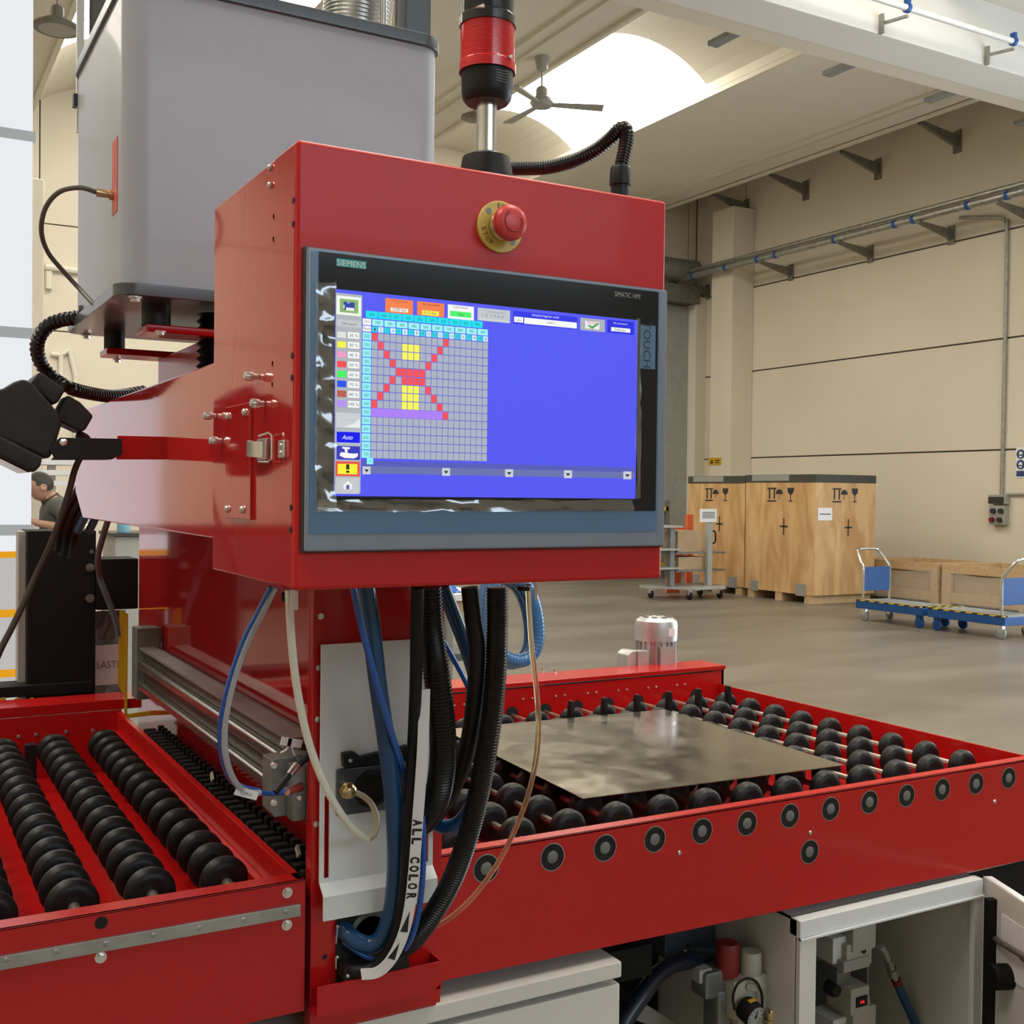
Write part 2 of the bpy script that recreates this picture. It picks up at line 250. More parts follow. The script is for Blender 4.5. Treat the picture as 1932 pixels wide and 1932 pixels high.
class MB:
    def __init__(s): s.v = []; s.f = []; s.c = []
    def add(s, vs, fs, col=None):
        n = len(s.v); s.v += [Vector(p) for p in vs]; s.f += [tuple(i + n for i in f) for f in fs]
        s.c += [col] * len(fs); return s
    def box(s, x0, x1, y0, y1, z0, z1, col=None):
        return s.add([(x0, y0, z0), (x1, y0, z0), (x1, y1, z0), (x0, y1, z0), (x0, y0, z1), (x1, y0, z1), (x1, y1, z1), (x0, y1, z1)],
                     [(0, 3, 2, 1), (4, 5, 6, 7), (0, 1, 5, 4), (1, 2, 6, 5), (2, 3, 7, 6), (3, 0, 4, 7)], col)
    def obox(s, c, ax, ay, az):     # centre and three half-axis vectors
        c = Vector(c); ax, ay, az = Vector(ax), Vector(ay), Vector(az)
        vs = [c + i * ax + j * ay + k * az for k in (-1, 1) for (i, j) in ((-1, -1), (1, -1), (1, 1), (-1, 1))]
        return s.add(vs, [(0, 3, 2, 1), (4, 5, 6, 7), (0, 1, 5, 4), (1, 2, 6, 5), (2, 3, 7, 6), (3, 0, 4, 7)])
    def prism(s, poly, vec, col=None):
        vec = Vector(vec); n = len(poly); p = [Vector(q) for q in poly]
        return s.add(p + [q + vec for q in p], [tuple(range(n))[::-1], tuple(range(n, 2 * n))] + [(i, (i + 1) % n, (i + 1) % n + n, i + n) for i in range(n)], col)
    def cyl(s, p0, p1, r0, r1=None, n=16, cap=True):
        r1 = r0 if r1 is None else r1; p0, p1 = Vector(p0), Vector(p1); d = (p1 - p0).normalized()
        a = d.orthogonal().normalized(); b = d.cross(a)
        vs = [p + (a * math.cos(2 * PI * i / n) + b * math.sin(2 * PI * i / n)) * r for p, r in ((p0, r0), (p1, r1)) for i in range(n)]
        fs = [(i, (i + 1) % n, (i + 1) % n + n, i + n) for i in range(n)]
        if cap: fs += [tuple(range(n))[::-1], tuple(range(n, 2 * n))]
        return s.add(vs, fs)
    def lathe(s, o, axis, prof, n=24, cap=True):    # prof: (radius, height along axis)
        o = Vector(o); d = Vector(axis).normalized(); a = d.orthogonal().normalized(); b = d.cross(a); k = len(s.v); m = len(prof)
        for r, h in prof:
            for i in range(n): s.v.append(o + d * h + (a * math.cos(2 * PI * i / n) + b * math.sin(2 * PI * i / n)) * r)
        fs = [(k + j * n + i, k + j * n + (i + 1) % n, k + (j + 1) * n + (i + 1) % n, k + (j + 1) * n + i) for j in range(m - 1) for i in range(n)]
        if cap: fs += [tuple(k + i for i in range(n))[::-1], tuple(k + (m - 1) * n + i for i in range(n))]
        s.f += fs; s.c += [None] * len(fs); return s
    def tube(s, pts, r, n=12, cap=True, flat=None):
        """r: number or list; flat=(half width, half thickness, facing vector) sweeps a ribbon"""
        pts = [Vector(p) for p in pts]; m = len(pts); k = len(s.v); up = None
        rs = r if isinstance(r, (list, tuple)) else [r] * m
        for j in range(m):
            t = (pts[min(j + 1, m - 1)] - pts[max(j - 1, 0)]).normalized()
            if flat:
                f = Vector(flat[2]); side = t.cross(f).normalized(); f2 = side.cross(t).normalized()
                for (i, q) in ((-1, -1), (1, -1), (1, 1), (-1, 1)): s.v.append(pts[j] + side * flat[0] * i + f2 * flat[1] * q)
            else:
                if up is None: up = t.orthogonal().normalized()
                up = (up - t * up.dot(t)).normalized(); b = t.cross(up)
                for i in range(n): s.v.append(pts[j] + (up * math.cos(2 * PI * i / n) + b * math.sin(2 * PI * i / n)) * rs[j])
        if flat: n = 4
        fs = [(k + j * n + i, k + j * n + (i + 1) % n, k + (j + 1) * n + (i + 1) % n, k + (j + 1) * n + i) for j in range(m - 1) for i in range(n)]
        if cap: fs += [tuple(k + i for i in range(n))[::-1], tuple(k + (m - 1) * n + i for i in range(n))]
        s.f += fs; s.c += [None] * len(fs); return s
    def rrect(s, x0, x1, y0, y1, r, z0, z1, seg=6):  # upright rounded-corner box
        poly = []
        for cx, cy, a0 in ((x1 - r, y1 - r, 0), (x0 + r, y1 - r, 90), (x0 + r, y0 + r, 180), (x1 - r, y0 + r, 270)):
            for i in range(seg + 1):
                a = math.radians(a0 + 90 * i / seg); poly.append((cx + r * math.cos(a), cy + r * math.sin(a), z0))
        return s.prism(poly, (0, 0, z1 - z0))
    def build(s, name, mat, parent=None, bevel=0.0, seg=2, smooth=35, kind=None, label=None):
        me = bpy.data.meshes.new(name)
        off = WL[parent.name] if parent is not None else Vector((0, 0, 0))
        me.from_pydata([v - off for v in s.v], [], s.f)
        bm = bmesh.new(); bm.from_mesh(me)
        if not any(s.c): bmesh.ops.recalc_face_normals(bm, faces=bm.faces[:])
        if bevel:
            es = [e for e in bm.edges if len(e.link_faces) == 2 and e.calc_face_angle(0) > 0.5]
            bmesh.ops.bevel(bm, geom=es, offset=bevel, segments=seg, affect='EDGES', profile=0.5, clamp_overlap=True)
        bm.to_mesh(me); bm.free()
        if any(s.c):
            ca = me.color_attributes.new('Col', 'FLOAT_COLOR', 'CORNER')
            for p, c in zip(me.polygons, s.c):
                for li in p.loop_indices: ca.data[li].color = (*(c or (1, 1, 1)), 1)
        if smooth:
            me.polygons.foreach_set('use_smooth', [True] * len(me.polygons)); me.set_sharp_from_angle(angle=math.radians(smooth))
        me.materials.append(mat)
        o = bpy.data.objects.new(name, me); C.objects.link(o)
        WL[o.name] = off
        if bevel and smooth:
            wnm = o.modifiers.new('normals', 'WEIGHTED_NORMAL'); wnm.keep_sharp = True; wnm.weight = 100
        if parent is not None: o.parent = parent
        if kind: o['kind'] = kind
        if label: o['label'] = label
        return o

def dup(o, dx, parent=None):        # a copy that shares mesh data, moved by dx
    c = o.copy(); C.objects.link(c); c.location = o.location + Vector(dx)
    if parent is not None: c.parent = parent
    WL[c.name] = WL[o.name]
    return c
def dup_tree(root, dx, label=None):
    r = root.copy(); C.objects.link(r); r.location = root.location + Vector(dx); WL[r.name] = WL[root.name] + Vector(dx)
    if label: r['label'] = label
    for ch in list(root.children):
        c = ch.copy(); C.objects.link(c); c.parent = r; WL[c.name] = WL[r.name]
        for g in list(ch.children):
            d = g.copy(); C.objects.link(d); d.parent = c; WL[d.name] = WL[r.name]
    return r

def spline(pts, step=0.006):        # Catmull-Rom through the points, evenly resampled
    P = [Vector(p) for p in pts]; P = [P[0] * 2 - P[1]] + P + [P[-1] * 2 - P[-2]]; out = []
    for i in range(1, len(P) - 2):
        for k in range(24):
            t = k / 24
            out.append(0.5 * ((2 * P[i]) + (P[i + 1] - P[i - 1]) * t + (2 * P[i - 1] - 5 * P[i] + 4 * P[i + 1] - P[i + 2]) * t * t + (3 * P[i] - P[i - 1] - 3 * P[i + 1] + P[i + 2]) * t ** 3))
    out.append(P[-2])
    L = [0]
    for a, b in zip(out, out[1:]): L.append(L[-1] + (b - a).length)
    n = max(4, int(L[-1] / step)); res = []; j = 0
    for i in range(n + 1):
        d = L[-1] * i / n
        while j < len(L) - 2 and L[j + 1] < d: j += 1
        t = (d - L[j]) / max(1e-9, L[j + 1] - L[j]); res.append(out[j].lerp(out[j + 1], min(1, t)))
    return res
def hose_mesh(pts, r, n=14, ridged=None, step=0.006):
    """ridged=(pitch, depth): corrugated conduit"""
    if ridged:
        p = spline(pts, ridged[0] / 4); rs = [r - ridged[1] * (1 if (i % 4) in (2, 3) else 0) for i in range(len(p))]
        return MB().tube(p, rs, n)
    return MB().tube(spline(pts, step), r, n)
def uv(pts): return [aY(u, v, Y) for u, v, Y in pts]

_txt = {}
def text_geo(s, bold=0.0):
    key = (s, bold)
    if key not in _txt:
        cu = bpy.data.curves.new('t', 'FONT'); cu.body = s; cu.size = 1; cu.resolution_u = 3; cu.offset = bold
        o = bpy.data.objects.new('t', cu); C.objects.link(o)
        dg = bpy.context.evaluated_depsgraph_get(); ev = o.evaluated_get(dg); me = ev.to_mesh()
        vs = [v.co.copy() for v in me.vertices]; fs = [tuple(p.vertices) for p in me.polygons]; ev.to_mesh_clear()
        bpy.data.objects.remove(o); bpy.data.curves.remove(cu)
        xs = [v.x for v in vs] or [0]; ys = [v.y for v in vs] or [0]
        _txt[key] = (vs, fs, min(xs), max(xs), min(ys), max(ys))
    return _txt[key]
def put_text(mb, s, centre, xd, yd, w, h, col=None, slant=0.0, bold=0.0):
    """lettering fitted into a w x h rectangle around centre"""
    vs, fs, x0, x1, y0, y1 = text_geo(s, bold); sx = w / max(1e-6, x1 - x0); sy = h / max(1e-6, y1 - y0)
    c = Vector(centre); xd, yd = Vector(xd), Vector(yd)
    mb.add([c + xd * ((v.x - (x0 + x1) / 2) * sx + slant * (v.y - (y0 + y1) / 2) * sy) + yd * ((v.y - (y0 + y1) / 2) * sy) for v in vs], fs, col)
def screw(name, p, axis, r, parent, mat='steel', h=None):
    h = h or r * 0.8
    b = MB().lathe(p, axis, [(r * 1.0, 0), (r * 1.0, h * 0.45), (r * 0.75, h * 0.9), (r * 0.35, h), (r * 0.3, h * 0.6)], 12)
    return b.build(name, M[mat], parent)
def bolt(name, p, axis, r, parent, mat='steel'):     # washer and hexagon head
    p = Vector(p); a = Vector(axis).normalized()
    b = MB().cyl(p, p + a * r * 0.2, r * 1.35, n=16); b.cyl(p + a * r * 0.2, p + a * r * 0.9, r * 0.85, n=6)
    return b.build(name, M[mat], parent)

# ------------------------------------------------------------------ hall shell
XR, YB, XL, YF = 14.3, 18.0, -7.5, -10.0
MB().box(XL - 0.3, XR + 0.3, YF - 0.3, YB + 0.3, -0.2, 0).build('floor', M['floor'], kind='structure')

wall = thing('wall_right', None, None, (XR, 0, 0), kind='structure')
JZ = [0, 2.21, 3.83, 5.40, 7.75]
def panel(y0, y1, z0, z1):
    g = 0.012
    return MB().box(XR, XR + 0.22, y0 + g, y1 - g, z0 + (g if z0 else 0), z1 - g).build('panel', M['concrete'], wall, bevel=0.008)
for y0, y1 in ((6.6, 16.55), (16.55, YB)):
    for z0, z1 in zip(JZ, JZ[1:]): panel(y0, y1, z0, z1)
for y0, y1 in ((YF, 0.0),):
    for z0, z1 in zip(JZ, JZ[1:]): panel(y0, y1, z0, z1)
panel(0.0, 6.6, 5.0, 7.75)
MB().box(XR + 0.03, XR + 0.2, YF, -0.05, 0, 7.7).box(XR + 0.03, XR + 0.2, 6.65, YB + 0.2, 0, 7.7).build('joint_backing', M['joint'], wall)
MB().box(13.78, XR, 16.28, 16.88, 0, 6.85).build('pillar', M['concrete'], kind='structure', bevel=0.02)

wb = thing('wall_back', None, None, (0, YB, 0), kind='structure')
for i, x0 in enumerate([XL + 2.4 * k for k in range(10)]):
    x1 = min(x0 + 2.4, XR)
    for z0, z1 in zip(JZ, JZ[1:]):
        MB().box(x0 + 0.01, x1 - 0.01, YB, YB + 0.22, z0 + (0.01 if z0 else 0), z1 - 0.01).build('panel', M['concrete'], wb)
MB().box(XL, XR + 0.2, YB + 0.03, YB + 0.2, 0, 7.7).build('joint_backing', M['joint'], wb)
# tall steel sliding gate in the back wall, its frame and the roller motor above it
dr = thing('door_2', 'grey steel sliding gate in the far wall beside the plywood crates', None, (11.9, YB - 0.1, 0), kind='structure')
for k in range(4):
    MB().box(9.8 + 1.06 * k, 10.85 + 1.06 * k, YB - 0.12, YB - 0.06, 0.02, 5.2).build('leaf', M['cart_grey'], dr, bevel=0.01)
MB().box(14.04, 14.3, YB - 0.35, YB - 0.02, 0, 5.4).build('frame', M['concrete_roof'], dr, bevel=0.01)
MB().box(9.6, 14.1, YB - 0.4, YB - 0.02, 5.25, 5.6).build('header', M['dull_steel'], dr, bevel=0.01)
MB().cyl((12.8, YB - 0.5, 5.85), (13.9, YB - 0.5, 5.85), 0.2).build('roller_drum', M['dull_steel'], dr)

wl = thing('wall_left', None, None, (XL, 0, 0), kind='structure')
for y0 in (-10, -6, -2, 2, 6, 10, 14):
    for z0, z1 in zip(JZ, JZ[1:]):
        MB().box(XL - 0.22, XL, y0 + 0.01, y0 + 3.99, z0 + (0.01 if z0 else 0), z1 - 0.01).build('panel', M['concrete'], wl)
wf = thing('wall_front', None, None, (0, YF, 0), kind='structure')
MB().box(XL, -0.7, YF - 0.22, YF, 0, 7.75).build('panel', M['concrete'], wf)
MB().box(8.7, XR, YF - 0.22, YF, 0, 7.75).build('panel', M['concrete'], wf)
MB().box(-0.7, 8.7, YF - 0.22, YF, 6.6, 7.75).build('panel', M['concrete'], wf)
MB().box(-0.7, 8.7, YF - 0.22, YF, 0, 4.4).build('panel', M['concrete'], wf)
MB().box(-45, 60, -45, 60, -0.5, -0.21).build('ground', M['floor'], kind='structure')

# ------------------------------------------------------------------ roof: flat wing slabs with translucent barrel vaults between them
ceil = thing('ceiling', None, None, (0, 4, 7), kind='structure')
SL = [(-6.9, -3.6), (-1.3, 2.0), (4.3, 7.6), (9.9, 13.2)]
for x0, x1 in SL:
    MB().box(x0, x1, YF, YB, 7.0, 7.2).build('roof_slab', M['concrete_roof'], ceil)
    MB().box(x0, x0 + 0.42, YF, YB, 6.93, 7.0).build('slab_edge', M['concrete_roof'], ceil, bevel=0.01)
    MB().box(x1 - 0.07, x1, YF, YB, 6.95, 7.0).build('slab_edge', M['concrete_roof'], ceil, bevel=0.01)
    MB().box(x1 - 0.75, x1 - 0.68, YF, YB, 6.96, 7.0).box(x1 - 0.52, x1 - 0.48, YF, YB, 6.97, 7.0).build('slab_rib', M['concrete_roof'], ceil)
MB().box(XL - 0.2, -6.9, YF, YB, 7.6, 7.8).build('roof_slab', M['concrete_roof'], ceil)
MB().box(13.2, XR + 0.2, YF, YB, 7.7, 7.9).box(13.12, 13.2, YF, YB, 7.0, 7.75).build('roof_slab', M['concrete_roof'], ceil)
def vault(x0, x1, y0, y1, rise=0.42, t=0.05, n=14):
    w = (x1 - x0) / 2; R = (w * w + rise * rise) / (2 * rise); cx = (x0 + x1) / 2; cz = 7.12 + rise - R; a = math.asin(w / R)
    p = [(cx + R * math.sin(-a + 2 * a * i / n), y0, cz + R * math.cos(-a + 2 * a * i / n)) for i in range(n + 1)]
    q = [(cx + (R + t) * math.sin(a - 2 * a * i / n), y0, cz + (R + t) * math.cos(a - 2 * a * i / n)) for i in range(n + 1)]
    b = MB()
    for i in range(n):
        b.prism([p[i], p[i + 1], q[n - i - 1], q[n - i]], (0, y1 - y0, 0))
    return b
win = 0
LIT = [(-1.2, 1.9), (3.2, 6.3), (12.3, 15.72)]
for x0, x1 in ((-3.6, -1.3), (2.0, 4.3), (7.6, 9.9)):
    y = YF
    for y0, y1 in LIT + [(YB, YB)]:
        if y0 > y: vault(x0, x1, y, y0).build('barrel_vault', M['concrete_roof'], ceil)
        if y1 > y0:
            win += 1
            w = thing('window_%d' % win, None, None, ((x0 + x1) / 2, (y0 + y1) / 2, 7.3), kind='structure')
            vault(x0, x1, y0, y1).build('skylight_panel', M['skylight'], w)
            for k in range(1, 4):
                yy = y0 + (y1 - y0) * k / 4
                vault(x0, x1, yy - 0.008, yy + 0.008, 0.405, 0.01).build('glazing_bar', M['concrete_roof'], w)
        y = y1

# main beam across the hall with a ledge, hangers and a conduit on brackets
bm_ = thing('beam', None, None, (3, 8.7, 6.3), kind='structure')
MB().box(XL, XR, 8.45, 8.98, 6.3, 7.9).build('web', M['white_wall'], bm_, bevel=0.02)
MB().box(XL, XR, 8.98, 9.34, 6.36, 6.7).build('ledge', M['concrete_roof'], bm_, bevel=0.01)
for x in (7.9, 9.6, 11.3, 13.0):
    MB().box(x, x + 0.13, 9.30, 9.80, 6.40, 6.45).build('hanger', M['deck_grey'], bm_)
pp = thing('conduit_run', 'grey conduit held on two blue clips along the white roof beam', 'pipe', (11, 8.1, 6.6))
a = aY(1650, -3, 8.12); b2 = aY(1960, 92, 8.12); zc = (a.z + b2.z) / 2
MB().cyl((a.x - 1.5, 8.12, zc), (XR - 0.1, 8.12, zc), 0.032, n=14).build('tube', M['white'], pp)
for u_, v_ in ((1712, 17), (1912, 84)):
    p = aY(u_, v_, 8.12); x = p.x
    MB().obox((x, 8.29, zc - 0.06), (0.02, 0, 0), (0, 0.17, 0.02), (0, -0.001, 0.012)).box(x - 0.05, x - 0.02, 8.40, 8.45, zc - 0.16, zc + 0.04).build('bracket', M['galv'], pp)
    MB().lathe((x - 0.02, 8.12, zc), (1, 0, 0), [(0.034, 0), (0.05, 0.002), (0.05, 0.04), (0.034, 0.042)], 12).box(x - 0.02, x + 0.02, 8.09, 8.15, zc + .03, zc + 0.09).build('clip', M['clip_blue'], pp)

# pipe rack on the right wall
pr = thing('pipe_rack', 'pair of galvanised pipes on wall brackets along the cream panel wall', 'pipes', (13.7, 13, 6.0))
PX = 13.60; z1 = aX(1645, 434, PX).z; z2 = aX(1645, 421, PX + 0.1).z
MB().cyl((PX, 8.9, z1), (PX, YB - 0.1, z1), 0.055).build('pipe', M['galv'], pr)
MB().cyl((PX + 0.06, 8.9, z1 + 0.12), (PX + 0.06, YB - 0.1, z1 + 0.12), 0.04).build('pipe', M['galv'], pr)
for u_, v_ in ((1492, 497), (1642, 458), (1795, 420), (1335, 540), (1945, 384)):
    p = aX(u_, v_, XR - 0.02); y = p.y
    MB().prism([(PX - 0.05, y - 0.025, z1 - 0.09), (XR - .02, y - 0.025, z1 - 0.25), (XR - .02, y - 0.025, z1 - 0.10), (PX - 0.05, y - 0.025, z1 - 0.05)], (0, 0.05, 0)).box(XR - 0.03, XR, y - 0.06, y + 0.06, z1 - 0.32, z1 - 0.04).build('bracket', M['dull_steel'], pr)
for u_ in (1258, 1310, 1372, 1432, 1466, 1578, 1692, 1727, 1830, 1905):
    y = aX(u_, 917 - (u_ + 235) * 0.262, PX).y
    MB().lathe((PX, y, z1), (0, 1, 0), [(0.056, 0), (0.066, 0.005), (0.066, 0.055), (0.056, 0.06)], 14).build('clip', M['clip_blue'], pr)
for k, (u_, v_) in enumerate(((1408, 392), (1520, 358), (1656, 318), (1806, 266))):
    p = aX(u_, v_, XR - 0.02); y, z = p.y, p.z
    t = thing('wall_bracket', ['steel arm bracket on top of the wall pillar', 'steel arm bracket under the roof edge, first past the pillar', 'steel arm bracket under the roof edge, second past the pillar', 'steel arm bracket under the roof edge, nearest the roof beam'][k], 'bracket', (XR, y, z), 'brackets under the roof edge')
    MB().prism([(XR - 0.85, y - 0.03, z + 0.12), (XR - .03, y - 0.03, z - 0.10), (XR - .03, y - 0.03, z + 0.08), (XR - 0.85, y - 0.03, z + 0.17)], (0, 0.06, 0)).build('arm', M['dull_steel'], t)
    MB().box(XR - 0.03, XR, y - 0.07, y + 0.07, z - 0.18, z + 0.16).build('foot_plate', M['dull_steel'], t, bevel=0.004)

# wall socket cluster, conduit, signs
sb = thing('socket_box', 'grey wall socket unit with dark lid at the end of a conduit', 'socket box', (XR - 0.06, 10.86, 1.33))
MB().box(XR - 0.12, XR, 10.72, 11.0, 1.42, 1.555).build('breaker_box', M['cart_grey'], sb, bevel=0.008)
MB().box(XR - 0.14, XR - 0.12, 10.735, 10.985, 1.43, 1.525).build('lid', M['bezel_edge'], sb, bevel=0.006)
MB().box(XR - 0.11, XR, 10.73, 10.99, 1.12, 1.40).build('socket_body', M['cart_grey'], sb, bevel=0.008)
for (yy, zz, m) in ((10.93, 1.19, 'dark_red_cap'), (10.80, 1.19, 'bezel_edge'), (10.91, 1.32, 'bezel_edge'), (10.78, 1.32, 'bezel_edge')):
    MB().cyl((XR - 0.11, yy, zz), (XR - 0.15, yy, zz), 0.042, 0.036, 16).build('socket', M[m], sb)
cp = thing('conduit', 'thin grey conduit running down the cream wall to the socket unit', 'conduit', (XR - 0.03, 10.8, 1.56))
MB().tube(spline([(XR - .03, 10.84, 1.55), (XR - .03, 10.83, 3.5), (XR - .03, 10.83, 5.35), (XR - .03, 10.86, 5.52), (XR - .04, 11.0, 5.6), (XR - .1, 11.6, 5.72)], 0.06), 0.028, 10).build('vertical_tube', M['galv'], cp)
MB().tube([(XR - .03, 10.75, 1.56), (XR - .03, 9.2, 1.56)], 0.02, 10).build('branch_tube', M['galv'], cp)
sg = thing('safety_sign', 'blue and white mandatory protection sign on the wall above the socket unit', 'sign', (XR - 0.01, 10.5, 2.0))
MB().box(XR - 0.01, XR, 10.22, 10.63, 1.80, 2.24).build('board', M['paper'], sg)
for zz in (2.14, 1.99):
    MB().cyl((XR - 0.01, 10.55, zz), (XR - 0.014, 10.55, zz), 0.068, n=20).build('symbol_disc', M['sign_blue'], sg)
    MB().cyl((XR - 0.014, 10.55, zz + 0.006), (XR - 0.018, 10.55, zz + 0.006), 0.03, n=14).box(XR - .018, XR - .014, 10.53, 10.57, zz - 0.045, zz - 0.005).build('symbol', M['paper'], sg)
MB().box(XR - 0.014, XR - 0.01, 10.24, 10.615, 1.82, 1.90).build('caption_strip', M['sign_blue'], sg)
ys = thing('warning_sign', 'small yellow warning sign on the wall pillar above the crates', 'sign', (13.77, 16.6, 2.15))
p0 = aX(1337, 864, 13.78); p1 = aX(1361, 877, 13.78)
MB().box(13.768, 13.78, p1.y, p0.y, p1.z, p0.z).build('board', M['yellow'], ys)
MB().prism([(13.766, p0.y - .06, p1.z + .03), (13.766, p0.y - .16, p1.z + .03), (13.766, p0.y - .11, p0.z - .03)], (0.002, 0, 0)).box(13.766, 13.768, p1.y + .04, p0.y - .2, p1.z + .07, p1.z + .09).box(13.766, 13.768, p1.y + .04, p0.y - .2, p1.z + .035, p1.z + .05).build('print', M['ink'], ys)

# ceiling fan, lamps
f = aZ(1022, 190, 6.45)
fan = thing('ceiling_fan', 'grey three-bladed ceiling fan hanging in front of the bright skylight', 'fan', (f.x, f.y, 7.0))
MB().cyl((f.x, f.y, 6.5), (f.x, f.y, 6.95), 0.012, n=10).build('rod', M['cart_grey'], fan)
MB().lathe((f.x, f.y, 7.0), (0, 0, -1), [(0.09, 0), (0.09, 0.04), (0.07, 0.16), (0.02, 0.19)], 20).build('canopy', M['cart_grey'], fan)
MB().lathe((f.x, f.y, 6.62), (0, 0, -1), [(0.05, 0), (0.075, 0.03), (0.075, 0.12), (0.13, 0.15), (0.15, 0.2), (0.12, 0.25), (0.04, 0.27)], 24).build('motor', M['cart_grey'], fan)
for ang in (-26, 94, 214):
    a = math.radians(ang); d = Vector((math.cos(a), math.sin(a), 0)); s = Vector((-d.y, d.x, -0.15)).normalized()
    c0 = Vector((f.x, f.y, 6.41)) + d * 0.12; c1 = Vector((f.x, f.y, 6.39)) + d * 0.78
    MB().prism([c0 - s * .04, c0 + s * .04, c1 + s * .075, c1 - s * .075], s.cross(d) * 0.02).build('blade', M['cart_grey'], fan)
h = aY(108, 44, 11.0)
hl = thing('high_bay_lamp', 'round grey high bay lamp hanging beside the white roller door', 'lamp', (h.x, h.y, 7.0))
MB().lathe((h.x, h.y, h.z - 0.06), (0, 0, 1), [(0.20, 0), (0.215, 0.015), (0.205, 0.035), (0.12, 0.085), (0.06, 0.105), (0.055, 0.2), (0.03, 0.22)], 28).build('housing', M['dull_steel'], hl)
MB().cyl((h.x, h.y, h.z - 0.055), (h.x, h.y, h.z - 0.062), 0.16, n=28).build('diffuser', M['cart_grey'], hl)
MB().cyl((h.x, h.y, h.z + 0.15), (h.x, h.y, 6.95), 0.008, n=8).build('rod', M['dull_steel'], hl)
h2 = aZ(896, 222, 6.75)
rl = thing('round_lamp', 'small ring-shaped lamp under the roof slab behind the signal tower', 'lamp', (h2.x, h2.y, 7.0))
MB().lathe((h2.x, h2.y, 6.72), (0, 0, 1), [(0.16, 0), (0.2, 0.02), (0.19, 0.05), (0.08, 0.1)], 24).build('housing', M['dull_steel'], rl)
MB().cyl((h2.x, h2.y, 6.8), (h2.x, h2.y, 7.0), 0.012, n=8).build('rod', M['dull_steel'], rl)

# ------------------------------------------------------------------ white roller door on the left with grey bands and orange-striped window
d1 = thing('door_1', 'white fabric roller door with grey bands and orange-striped clear lower part', None, (0.1, 6.0, 0), kind='structure')
DX0, DX1 = -0.45, 0.668
zs = [(1.318, 2.228), (2.279, 3.189), (3.235, 4.2)]
for z0, z1 in zs: MB().box(DX0, DX1, 6.0, 6.03, z0, z1).build('panel', M['door_white'], d1)
MB().box(DX0, DX1, 6.0, 6.03, 1.188, 1.266).build('panel', M['door_white'], d1)
for z0, z1 in ((1.266, 1.318), (2.228, 2.279), (3.189, 3.235)): MB().box(DX0, DX1 + 0.012, 5.985, 6.035, z0, z1).build('band', M['door_band'], d1)
for z0, z1 in ((0.905, 1.157), (0.612, 0.868), (0.3, 0.575)): MB().box(DX0, 0.63, 6.0, 6.03, z0, z1).build('window_pane', M['door_window'], d1)
for z0, z1 in ((1.157, 1.188), (0.868, 0.905), (0.575, 0.612)): MB().box(DX0, 0.652, 5.99, 6.035, z0, z1).build('stripe', M['door_stripe'], d1)
MB().box(0.628, 0.654, 6.0, 6.03, 0.3, 1.266).build('guide', M['cart_grey'], d1)
for k in range(26):
    z = 0.32 + 0.02 * k
    if not 0.57 < z < 0.615: MB().box(0.612, 0.652, 5.985, 5.999, z, z + 0.009).build('guide_tooth', M['bezel_edge'], d1)
MB().box(DX0, DX1, 5.97, 6.05, 0.0, 0.3).build('bottom_beam', M['cart_grey'], d1)

mb2 = thing('unseen_bulk', 'long dark grey unseen bed standing behind the white roller door', 'machine', (-3.2, 14.5, 0))  # unseen dark mass, added to darken the reflection in the red cabinet side
MB().box(-6.2, -0.4, 14.0, 15.2, 0.12, 0.95).build('bulk', M['dark_grey'], mb2, bevel=0.02)
MB().box(-6.3, -0.3, 13.95, 15.25, 0.95, 1.03).build('bulk_top', M['matt_black'], mb2, bevel=0.01)
for x in (-5.9, -3.3, -0.8): MB().box(x, x + .3, 14.1, 15.1, 0, 0.12).build('foot', M['matt_black'], mb2)
p = aY(62, 335, 14); q = aY(84, 335, 14)
MB().box(p.x - 0.35, q.x, 14, 14.4, 0, p.z).build('pillar', M['concrete'], kind='structure', bevel=0.02)
lp = thing('pipework', 'thin cream pipe frame on the far wall left of the grey machine cover', 'pipes', (2.2, 17.9, 3))
for u0, v0, u1, v1 in ((85, 503, 150, 512), (92, 512, 92, 545)):
    MB().cyl(aY(u0, v0, 17.96), aY(u1, v1, 17.96), 0.05, n=8).build('pipe', M['concrete_roof'], lp)
for a_, b_ in (((96, 668), (115, 670)), ((115, 670), (131, 660)), ((131, 660), (142, 710)), ((115, 670), (114, 720)), ((142, 710), (142, 830))):
    MB().cyl(aY(*a_, 17.97), aY(*b_, 17.97), 0.035, n=8).build('pipe', M['concrete_roof'], lp)
# storage rack and cabinet seen past the machine, left
rk = thing('storage_rack', 'white railed storage rack behind the man at the far wall', 'rack', (1.9, 13, 0))
for v in (868, 888, 908):
    a = aY(68, v, 13); b2 = aY(150, v + 2, 13)
    MB().box(a.x, b2.x, 13.0, 13.5, a.z - 0.045, a.z + 0.01).build('rail', M['white'], rk)
for u_ in (98, 150):
    a = aY(u_, 900, 13.2); MB().box(a.x - 0.04, a.x + 0.04, 13.2, 13.28, 0, 1.75).build('upright', M['concrete_roof'], rk)
gc = thing('tool_cabinet', 'small grey metal cabinet standing behind the black guard post', 'cabinet', (1.4, 7, 0))
a = aY(216, 1012, 7); b2 = aY(262, 1060, 7)
MB().box(a.x, a.x + 0.45, 7.0, 7.4, 0, a.z).build('body', M['cart_grey'], gc, bevel=0.01)
MB().box(a.x - 0.02, a.x + 0.47, 6.98, 7.42, a.z, a.z + 0.02).build('top', M['tarp'], gc)
bt = thing('cleaning_bottle', 'pale blue bottle standing on the grey metal cabinet', 'bottle', (a.x + 0.06, 7.1, a.z + 0.02))
